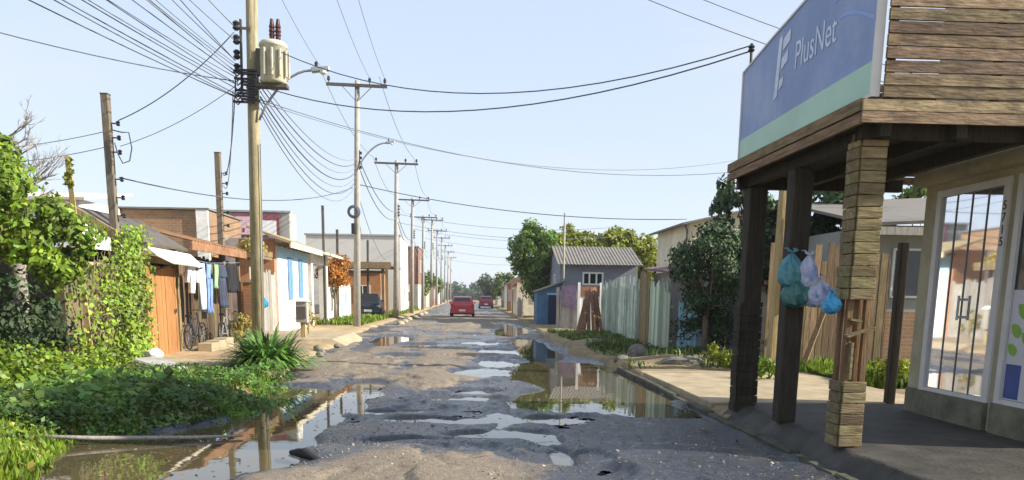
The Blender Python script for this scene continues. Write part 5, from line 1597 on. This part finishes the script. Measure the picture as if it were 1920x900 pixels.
# ------------------------------------------------------------------ cars
def make_car(label, paint, loc, rot):
    t = thing('parked_car', label, 'car', (0, 0, 0))
    mb = MB()
    # lower body lofted along its length (front towards +y)
    st_ = [(-2.0, .74, .34, .78), (-1.93, .80, .28, .92), (-1.2, .835, .22, .97), (-.4, .845, .22, .97), (.6, .845, .22, .96), (1.2, .83, .22, .90), (1.75, .78, .24, .82), (1.95, .68, .30, .70)]
    def loft(mb, st_, fr):
        n = 10; vs = []
        for (y, hw, z0, z1) in st_:
            c = .07
            pr = [(-hw + c, z0), (hw - c, z0), (hw, z0 + c), (hw, (z0 + z1) / 2), (hw - .02, z1 - c), (hw - c * 1.4, z1), (-hw + c * 1.4, z1), (-hw + .02, z1 - c), (-hw, (z0 + z1) / 2), (-hw, z0 + c)]
            vs += [(x, y, z) for x, z in pr]
        fs = []
        for i in range(len(st_) - 1):
            for k in range(n):
                fs.append((i * n + k, i * n + (k + 1) % n, (i + 1) * n + (k + 1) % n, (i + 1) * n + k))
        fs.append(tuple(range(n))[::-1]); fs.append(tuple((len(st_) - 1) * n + k for k in range(n)))
        mb.add(vs, fs)
    loft(mb, st_, 0)
    # cabin
    cs = [(-1.88, .70, .90, .93), (-1.45, .64, .90, 1.40), (-.9, .63, .90, 1.47), (.0, .63, .90, 1.46), (.45, .65, .90, 1.36), (1.1, .72, .85, .92)]
    vs = []
    for (y, hw, z0, z1) in cs:
        vs += [(-.78, y, z0), (.78, y, z0), (hw, y, z1 - .03), (hw - .1, y, z1), (-hw + .1, y, z1), (-hw, y, z1 - .03)]
    fs = []
    n = 6
    for i in range(len(cs) - 1):
        for k in range(n):
            fs.append((i * n + k, i * n + (k + 1) % n, (i + 1) * n + (k + 1) % n, (i + 1) * n + k))
    fs.append(tuple(range(n))[::-1]); fs.append(tuple((len(cs) - 1) * n + k for k in range(n)))
    mb.add(vs, fs)
    body = mb.build('body', paint, t, False, .02)
    g = MB(); g.sheet((-.60, -1.82, .99), (.60, -1.82, .99), (.52, -1.50, 1.355), (-.52, -1.50, 1.355), .012); g.build('rear_window', m_glass, t)
    g = MB(); g.sheet((.66, 1.03, .97), (-.66, 1.03, .97), (-.55, .49, 1.335), (.55, .49, 1.335), .012); g.build('windscreen', m_glass, t)
    for s in (-1, 1):
        g = MB()
        for a, b in ((-1.35, -.45), (-.38, .42)):
            ps = [(s * .765, a, .98), (s * .765, b + (.35 if b > 0 else 0), .98), (s * .655, b, 1.33), (s * .655, a + (.12 if a < -1 else 0), 1.35)]
            g.sheet(*[(x + s * .012, y, z) for x, y, z in ps], th=.012)
        g.build('side_window', m_glass, t)
        g = MB(); g.box(s * .72 - .10, s * .72 + .09, -2.015, -1.86, .78, .98); g.build('tail_light', m_redlamp, t, bevel=.03)
        g = MB(); g.box(s * .62 - .16, s * .62 + .13, 1.74, 1.93, .60, .74); g.build('headlight', m_lamp, t, bevel=.03)
        g = MB(); g.box(s * .88 - .09, s * .88 + .09, .62, .74, .95, 1.08); g.build('wing_mirror', paint, t, bevel=.03)
        for y in (-1.25, 1.25):
            g = MB(); g.lathe([(.20, -.09), (.29, -.09), (.31, -.05), (.31, .05), (.29, .09), (.20, .09)], n=20)
            g.v = [(s * .76 + z, y + x_, .31 + y_) for x_, y_, z in g.v]
            wo = g.build('wheel', m_rubber, t, True)
            g = MB(); g.disc((s * .76 + s * .085, y, .31), .20, .02, 'x'); g.build('rim', m_rim, wo)
    g = MB(); g.box(-.80, .80, -2.07, -1.98, .30, .56); g.build('rear_bumper', paint, t, bevel=.03)
    g = MB(); g.box(-.74, .74, 1.93, 2.03, .26, .50); g.build('front_bumper', paint, t, bevel=.03)
    g = MB(); g.box(-.40, .40, 1.90, 1.975, .56, .70); g.build('grille', m_blackplastic, t)
    g = MB(); g.box(-.22, .22, -2.09, -2.071, .60 - .16, .73 - .16); g.build('rear_plate', m_plate, t)
    g = MB(); g.box(-.24, .24, 2.031, 2.045, .34, .48); g.build('front_plate', m_plate, t)
    g = MB(); g.box(-.03, .03, -1.99, -1.93, .80, .84); g.build('tailgate_handle', m_blackplastic, t)
    t.location = loc
    t.rotation_euler = (0, 0, rot)
    return t
make_car('small red hatchback seen from behind driving down the middle of the road', m_red, (-.42, 58, .04), 0)
make_car('dark blue car parked facing us under the carport edge', m_navycar, (-6.45, 53.2, .14), PI + .08)
make_car('maroon car far down the road right of the red hatchback', m_darkred, (2.1, 98, .04), 0)

# ------------------------------------------------------------------ poles
def utility_pole(label, loc, h, group='utility poles down the left kerb'):
    t = thing('utility_pole', label, 'utility pole', (0, 0, 0), group)
    mb = MB(); mb.tube([(0, 0, -.2), (0, 0, h * .5), (0, 0, h)], [.165, .14, .105], 12); mb.build('pole', m_conc_pole, t, True)
    z = h - .22
    mb = MB(); mb.box(-1.3, 1.3, -.20, -.10, z - .06, z + .06); mb.build('crossarm', m_dark_pole, t)
    mb = MB()
    for s in (-1, 1):
        mb.bar((s * .62, -.15, z - .062), (s * .06, -.13, z - .62), .04, .02)
    mb.build('brace', m_dark_pole, t)
    for x in (-1.2, .55, 1.2):
        mb = MB(); mb.lathe([(.02, 0), (.02, .08), (.07, .10), (.06, .16), (.07, .18), (.04, .27)], (x, -.15, z + .06), 8); mb.build('insulator', m_insul, t)
    mb = MB()
    for k in range(4):
        zz = h * .66 + k * .2
        mb.lathe([(.03, -.06), (.055, -.03), (.03, 0), (.055, .03), (.03, .06)], (.17, -.05, zz), 8)
    mb.box(.10, .13, -.08, -.02, h * .66 - .1, h * .66 + .72)
    mb.build('insulator_rack', m_insul, t)
    t.location = loc
    return t
PX = -4.95
POLES = [(-5.05, 37, 10.55), (-4.5, 50.5, 9.4), (-4.45, 64, 8.8), (-4.5, 80, 9.0), (-4.4, 96, 10.2), (-4.4, 112, 10.2), (-4.4, 130, 10.5), (-4.4, 150, 10.5), (-4.4, 172, 10.5), (-4.4, 198, 10.5)]
ords = ['second utility pole, taller, carrying a round cable coil', 'third utility pole with plain crossarm by the carport', 'fourth utility pole in front of the pale concrete building', 'fifth utility pole in front of the red brick building',
        'sixth utility pole just past the red brick building', 'seventh utility pole by the brick far house', 'eighth utility pole beside the dark far tree', 'ninth utility pole far down the kerb', 'tenth tiny utility pole far down the kerb', 'last faint utility pole at the end of the kerb']
proto = utility_pole(ords[0], (POLES[0][0], POLES[0][1], .1), POLES[0][2])
proto.rotation_euler = (0, .022, 0)
for (x, y, h), lb in list(zip(POLES, ords))[1:]:
    c = copy_tree(proto)
    c.location = (x, y, .1); c.rotation_euler = (0, .018, 0); c.scale = (1, 1, h / POLES[0][2]); c['label'] = lb
# the big near pole
np_ = thing('timber_utility_pole', 'tall near timber utility pole carrying the cream transformer', 'utility pole', (-4.5, 17.5, .1))
mb = MB(); mb.tube([(-4.5, 17.5, -.2), (-4.5, 17.5, 5), (-4.5, 17.5, 11)], [.128, .118, .10], 14); mb.build('pole', m_roundpole, np_, True)
mb = MB(); mb.box(-5.8, -3.2, 17.32, 17.42, 10.6, 10.72); mb.build('crossarm', m_dark_pole, np_)
for x in (-5.6, -4.0, -3.35):
    mb = MB(); mb.lathe([(.02, 0), (.02, .08), (.07, .10), (.06, .16), (.07, .18), (.04, .27)], (x, 17.37, 10.72), 8); mb.build('insulator', m_insul, np_)
mb = MB(); mb.box(-4.72, -4.68, 17.38, 17.44, 5.6, 6.95)
for z in (5.9, 6.75):
    mb.box(-4.69, -4.5, 17.36, 17.38, z, z + .05)
mb.build('rack', m_dark_pole, np_)
for z in (6.82, 6.56, 6.28, 6.02):
    mb = MB(); mb.lathe([(.035, -.09), (.075, -.05), (.045, 0), (.075, .05), (.035, .09)], (-4.78, 17.38, z), 10); mb.build('rack_insulator', m_insul, np_)
for z in (5.95, 5.7, 5.45):
    mb = MB(); mb.lathe([(.12, -.03), (.142, -.02), (.142, .02), (.12, .03)], (-4.5, 17.5, z), 12)
    mb.build('strap_band', m_dark_pole, np_)
mb = MB()
rr = random.Random(31)
for k in range(12):
    mb.box(-4.74 + rr.uniform(-.12, .3), -4.74 + rr.uniform(.32, .42), 17.28, 17.33, 5.35 + k * .055, 5.39 + k * .055)
for k in range(7):
    z = 5.4 + k * .09
    mb.tube([(-4.82 + rr.uniform(-.06, .06), 17.30, z), (-4.74, 17.24, z - .1), (-4.62, 17.27, z + .03)], .014, 5)
mb.build('splice_cluster', m_insul, np_)
mb = MB(); mb.tube([(-4.5 + .145, 17.42, .2), (-4.5 + .14, 17.42, 4.6)], .012, 5); mb.build('ground_wire', m_cablegrey, np_)
np_.rotation_euler = (0, .022, 0)
# transformer
tf = thing('transformer', 'cream ribbed transformer tank hung on the near timber pole', 'transformer', (-4.02, 17.3, 5.9))
cx, cy = -4.03, 17.22
mb = MB(); mb.lathe([(.23, 5.95), (.255, 5.99), (.255, 6.62), (.275, 6.63), (.275, 6.68), (.23, 6.73), (.10, 6.76)], (cx, cy, 0), 20); mb.build('tank', m_transf, tf, True)
for k in range(12):
    a = 2 * PI * k / 12 + .13
    if 2.4 < a < 3.9:
        continue
    mb = MB(); c_, s_ = math.cos(a), math.sin(a)
    mb.bar((cx + c_ * .295, cy + s_ * .295, 6.05), (cx + c_ * .295, cy + s_ * .295, 6.56), .045, .045)
    o = mb
    mb.v = [(cx + (x - cx), cy + (y - cy), z) for x, y, z in mb.v]
    mb.build('cooling_fin', m_transf, tf, bevel=.01)
for dx in (-.02, .10):
    mb = MB(); mb.lathe([(.05, 6.74), (.05, 6.84), (.062, 6.86), (.048, 6.90), (.062, 6.93), (.048, 6.98), (.06, 7.01), (.045, 7.06), (.03, 7.16)], (cx + dx, cy, 0), 10); mb.build('bushing', m_bush, tf)
mb = MB(); mb.box(-4.37, -4.20, 17.2, 17.45, 6.50, 6.60); mb.box(-4.37, -3.75, 17.1, 17.35, 5.87, 5.94); mb.box(-4.34, -4.26, 17.15, 17.22, 6.1, 6.5); mb.build('mounting_bracket', m_dark_pole, tf)

tf.rotation_euler = (0, .022, 0); tf.location.x += .13; tf.location.z -= .24

def street_light(label, base, reach, rise, ang=0.0, s=1.0):
    t = thing('street_light', label, 'street light', base, 'street lights on pole arms')
    b = Vector(base)
    dx = Vector((math.cos(ang), math.sin(ang), 0))
    pts = [b + dx * (reach * u) + Vector((0, 0, rise * math.sin(u * PI / 2) ** .8 if u > 0 else 0)) for u in np.linspace(0, 1, 9)]
    mb = MB(); mb.tube(pts, .024 * s, 7); mb.build('arm', m_steel, t, True)
    p = pts[-1]
    mb = MB(); mb.hexa([p + dx * 0 + Vector((0, -.07, -.05)), p + dx * .38 + Vector((0, -.05, 0)), p + dx * .38 + Vector((0, .05, 0)), p + Vector((0, .07, -.05)),
                        p + Vector((0, -.06, .06)), p + dx * .36 + Vector((0, -.04, .09)), p + dx * .36 + Vector((0, .04, .09)), p + Vector((0, .06, .06))])
    mb.build('lamp_head', m_steel, t, bevel=.02)
    mb = MB(); mb.lathe([(.03, .06), (.035, .15), (.02, .17)], p + dx * .10, 8); mb.build('photocell', m_blackplastic, t)
    mb = MB(); mb.lathe([(.03, -.08), (.07, -.05), (.08, -.005)], p + dx * .24, 8); mb.build('lens', m_lamp, t)
street_light('street light on a bowed grey arm below the transformer', (-4.26, 17.4, 5.05), 1.08, .98)
street_light('street light on the second utility pole beyond the transformer pole', (-4.9, 36.9, 6.9), 1.3, 1.2, s=1.5)
cl = thing('cable_coil', 'round black coil of spare cable on the second utility pole', 'cable coil', (-5.05, 36.8, 5.2))
mb = MB(); mb.torus((-5.05, 36.78, 5.15), .24, .055, 'y', 20, 8); mb.torus((-5.05, 36.72, 5.15), .19, .04, 'y', 20, 8); mb.build('loops', m_cable, cl, True)
mb = MB(); mb.tube([(-5.05, 36.76, 4.2), (-5.05, 36.76, 4.65)], .13, 10); mb.build('splice_box', m_blackplastic, cl)

def square_post(label, x, y, h, wdt, lean, rack, mat=None, top=True):
    t = thing('service_post', label, 'post', (x, y, 0), 'service posts by the houses')
    lean += .012 * h
    a = wdt / 2
    mb = MB(); mb.hexa([(x - a, y - a, 0), (x + a, y - a, 0), (x + a, y + a, 0), (x - a, y + a, 0), (x - a + lean, y - a, h), (x + a + lean, y - a, h), (x + a + lean, y + a, h), (x - a + lean, y + a, h)])
    mb.build('shaft', mat or m_conc_pole, t, bevel=.012)
    if rack:
        for k in range(rack):
            z = h - .55 - k * .28 * (1 + .3 * (k > 2)); dx = lean * z / h
            mb = MB(); mb.box(x + a + dx, x + a + .10 + dx, y - .015, y + .015, z - .012, z + .012); mb.lathe([(.02, -.05), (.045, -.025), (.028, 0), (.045, .025), (.02, .05)], (x + a + .14 + dx, y, z), 8)
            mb.build('insulator', m_insul, t)
    if top:
        mb = MB(); mb.box(x - a + lean - .005, x + a + lean + .005, y - a - .005, y + a + .005, h + .001, h + .02); mb.build('cap', m_dark_pole, t)
    return t
square_post('leaning square grey post rising out of the shack roof', -7.35, 17.55, 5.5, .15, -.06, 6, m_brown_post)
square_post('square grey service post between the washing line and the timber pole', -7.2, 24.3, 5.5, .16, -.02, 5, m_brown_post)
square_post('slim dark post with a small lamp head beyond the white house', -6.9, 39.5, 5.65, .12, -.05, 0, m_dark_pole)
square_post('short dark post above the orange bush', -7.0, 44, 4.9, .13, 0, 0, m_dark_pole)
square_post('short post standing above the carport roof', -6.6, 53.8, 5.0, .14, 0, 0, m_dark_pole)
DZ = -.45
sl_ = thing('drop_loop', 'loop of black service cable hanging from the leaning post', 'cable', (-7.2, 17.4, 4.45))
mb = MB(); mb.tube([(-7.22, 17.4, 5.25 + DZ), (-7.0, 17.38, 5.2 + DZ), (-6.86, 17.38, 5.2 + DZ), (-6.82, 17.38, 4.9 + DZ), (-6.88, 17.38, 4.65 + DZ), (-7.02, 17.38, 4.6 + DZ), (-7.12, 17.4, 4.8 + DZ), (-7.16, 17.4, 5.0 + DZ)], .013, 5); mb.build('loop', m_cable, sl_, True)

# ------------------------------------------------------------------ overhead cables, each a thing
def lay(label, p, q, sag=.4, r=.012, mat=None, group=None, n=18):
    o = cable(p, q, sag, r, mat, n)
    tag(o, label, 'cable', group)
    return o
rr = random.Random(17)
A0 = (-4.68, 17.38)
for k in range(14):
    u = k / 13
    z0 = 5.45 + 1.3 * (1 - u) * .55 + rr.uniform(-.08, .08)
    x1 = -5.0 - 5.4 * u ** 1.1 + rr.uniform(-.2, .2)
    z1 = 7.5 - .2 * u + rr.uniform(-.2, .2)
    lay('thin black cable in the fan running from the timber pole to the upper left', (A0[0], A0[1], z0), (x1, 1.0, z1), rr.uniform(.15, .5), rr.choice((.006, .007, .009, .010)), rr.choice((m_cable, m_cable, m_cablegrey)), 'cables fanning to the upper left')
lay('highest left cable leaving the top rack insulator towards us', (-4.68, 17.38, 6.82), (-4.9, 1, 7.6), .3, .010, m_cablegrey)
lay('high left cable leaving the second rack insulator towards us', (-4.68, 17.38, 6.56), (-5.5, 1, 7.4), .3, .010, m_cablegrey)
lay('lone cable sagging in from the far left above the bush', (-4.68, 17.38, 5.78), (-12.5, 12, 6.9), .35, .010, m_cable)
lay('service cable dropping from the rack to the leaning post', (-4.68, 17.38, 6.7), (-7.1, 17.5, 5.0), .18, .011, m_cable)
lay('lower service cable from the timber pole to the leaning post', (-4.68, 17.38, 5.7), (-7.1, 17.5, 4.5), .12, .007, m_cablegrey)
lay('faint cable from the leaning post to the far left', (-7.3, 17.5, 4.8), (-13, 18, 4.5), .25, .008, m_cablegrey)
lay('second faint cable from the leaning post to the far left', (-7.3, 17.5, 4.5), (-13, 18, 4.2), .25, .008, m_cablegrey)
lay('bundle hanging from the timber pole to the square service post', (-4.68, 17.38, 5.9), (-7.0, 24.2, 4.9), .6, .014, m_cable)
lay('second drop hanging from the timber pole to the service post', (-4.75, 17.38, 5.6), (-7.0, 24.2, 4.6), .7, .010, m_cablegrey)
lay('thick crossing cable from the transformer to the shop sign corner', (-4.1, 17.4, 6.5), (3.62, 10.72, 4.78), .75, .0095, m_cable)
lay('lower thick crossing cable from the pole bands to the shop sign corner', (-4.25, 17.4, 5.72), (3.62, 10.75, 4.72), .62, .0105, m_cable)
lay('thin crossing cable well below the two thick ones', (-4.25, 17.4, 5.45), (8.2, 22.2, 5.1), .7, .009, m_cablegrey)
lay('second thin crossing cable just below the thin one', (-4.25, 17.4, 5.40), (9.2, 24.2, 5.9), .9, .007, m_cablegrey)
lay('line from the pole top across the upper sky to the right', (-4.0, 17.4, 10.9), (7.6, 13.5, 4.9), .5, .008, m_cablegrey)
lay('second line from the pole top across the upper sky', (-3.4, 17.4, 10.9), (8.6, 14.5, 5.3), .4, .008, m_cablegrey)
for x0, x1 in ((-5.37, -6.0), (-3.77, -4.25), (-3.12, -3.6)):
    lay('bare high line running between the crossarm tops of the first two poles', (x0, 17.37, 10.98), (x1, 36.85, 10.7), .5, .010, m_cablegrey, 'high lines between the first poles')
for k in range(7):
    lay('dark cable in the drooping bunch from the timber pole to the second pole', (-4.24, 17.5, 5.85 - .11 * k), (-4.93, 36.9, 7.4 - .18 * k), .55 + .10 * k, rr.choice((.012, .015, .018)), m_cable if k % 2 else m_cablegrey, 'drooping bunch between the first two poles')
lay('low crossing cable from the second pole to the cream house', (-4.9, 37, 6.35), (9.6, 35.9, 5.0), .45, .018, m_cable)
lay('low cable from the second pole to the leaning post on the left', (-5.1, 37, 6.2), (-7.2, 17.6, 3.9), .5, .014, m_cable)
lay('cable dropping from the second pole to the house fronts', (-4.95, 37, 6.3), (-6.6, 52, 4.9), .6, .018, m_cablegrey)
lay('steep cable dropping from the second pole to the carport', (-4.9, 37, 6.0), (-5.0, 50, 3.6), .5, .016, m_cablegrey)
allp = [(p[0], p[1], p[2]) for p in POLES]
for a, b in zip(allp[:-1], allp[1:]):
    for dz, off, sg_, g_ in ((.15, -1.2, .5, 'high line'), (.15, 1.2, .5, 'high line'), (-3.0, .17, .7, 'low bundle'), (-3.35, .17, .9, 'low bundle')):
        if a[1] > 120 and off < 1:
            continue
        lay('dark %s strung between the farther utility poles' % g_, (a[0] + off, a[1] - .15, a[2] + .1 + dz), (b[0] + off, b[1] - .15, b[2] + .1 + dz), sg_, .014 if 'high' in g_ else .024, m_cablegrey, g_ + 's between the farther poles')
for k, (y, z0, z1) in enumerate(((50.4, 6.4, 6.0), (50.4, 5.9, 5.4), (64, 6.6, 6.2), (80, 7.0, 6.4), (96, 7.0, 6.2), (112, 6.6, 6.0))):
    lay('thin cable crossing high over the far end of the street', (-4.4, y, z0), (9.5, y + 2, z1), .5, .010 + y * .00006, m_cablegrey, 'far crossing cables')
hook = thing('cable_bracket', 'small metal cable bracket on the far corner of the sign', 'bracket', (3.6, 10.7, 4.45))
mb = MB(); mb.tube([(3.6, 10.72, 4.4), (3.6, 10.74, 4.8)], .018, 6); mb.build('rod', m_dark_pole, hook)
mb = MB(); mb.lathe([(.02, -.05), (.045, -.02), (.03, .0), (.045, .02), (.02, .05)], (3.6, 10.74, 4.74), 8); mb.build('insulator', m_insul, hook)

# ------------------------------------------------------------------ the air between
hz = MB(); hz.box(-140, 140, -6, 430, -1.6, 14)
hm = bpy.data.materials.new('thin morning haze')
hm.use_nodes = True
hn = hm.node_tree
for k in list(hn.nodes):
    if k.type == 'BSDF_PRINCIPLED':
        hn.nodes.remove(k)
pv = hn.nodes.new('ShaderNodeVolumePrincipled')
pv.inputs['Color'].default_value = (.88, .92, 1, 1)
pv.inputs['Density'].default_value = .00035
hn.links.new(pv.outputs[0], hn.nodes['Material Output'].inputs['Volume'])
ho = hz.build('haze', hm)
struct(ho, 'stuff')
tag(ho, 'thin pale haze over the length of the street', 'haze')

for o in bpy.data.objects:
    if '_w' in o:
        del o['_w']
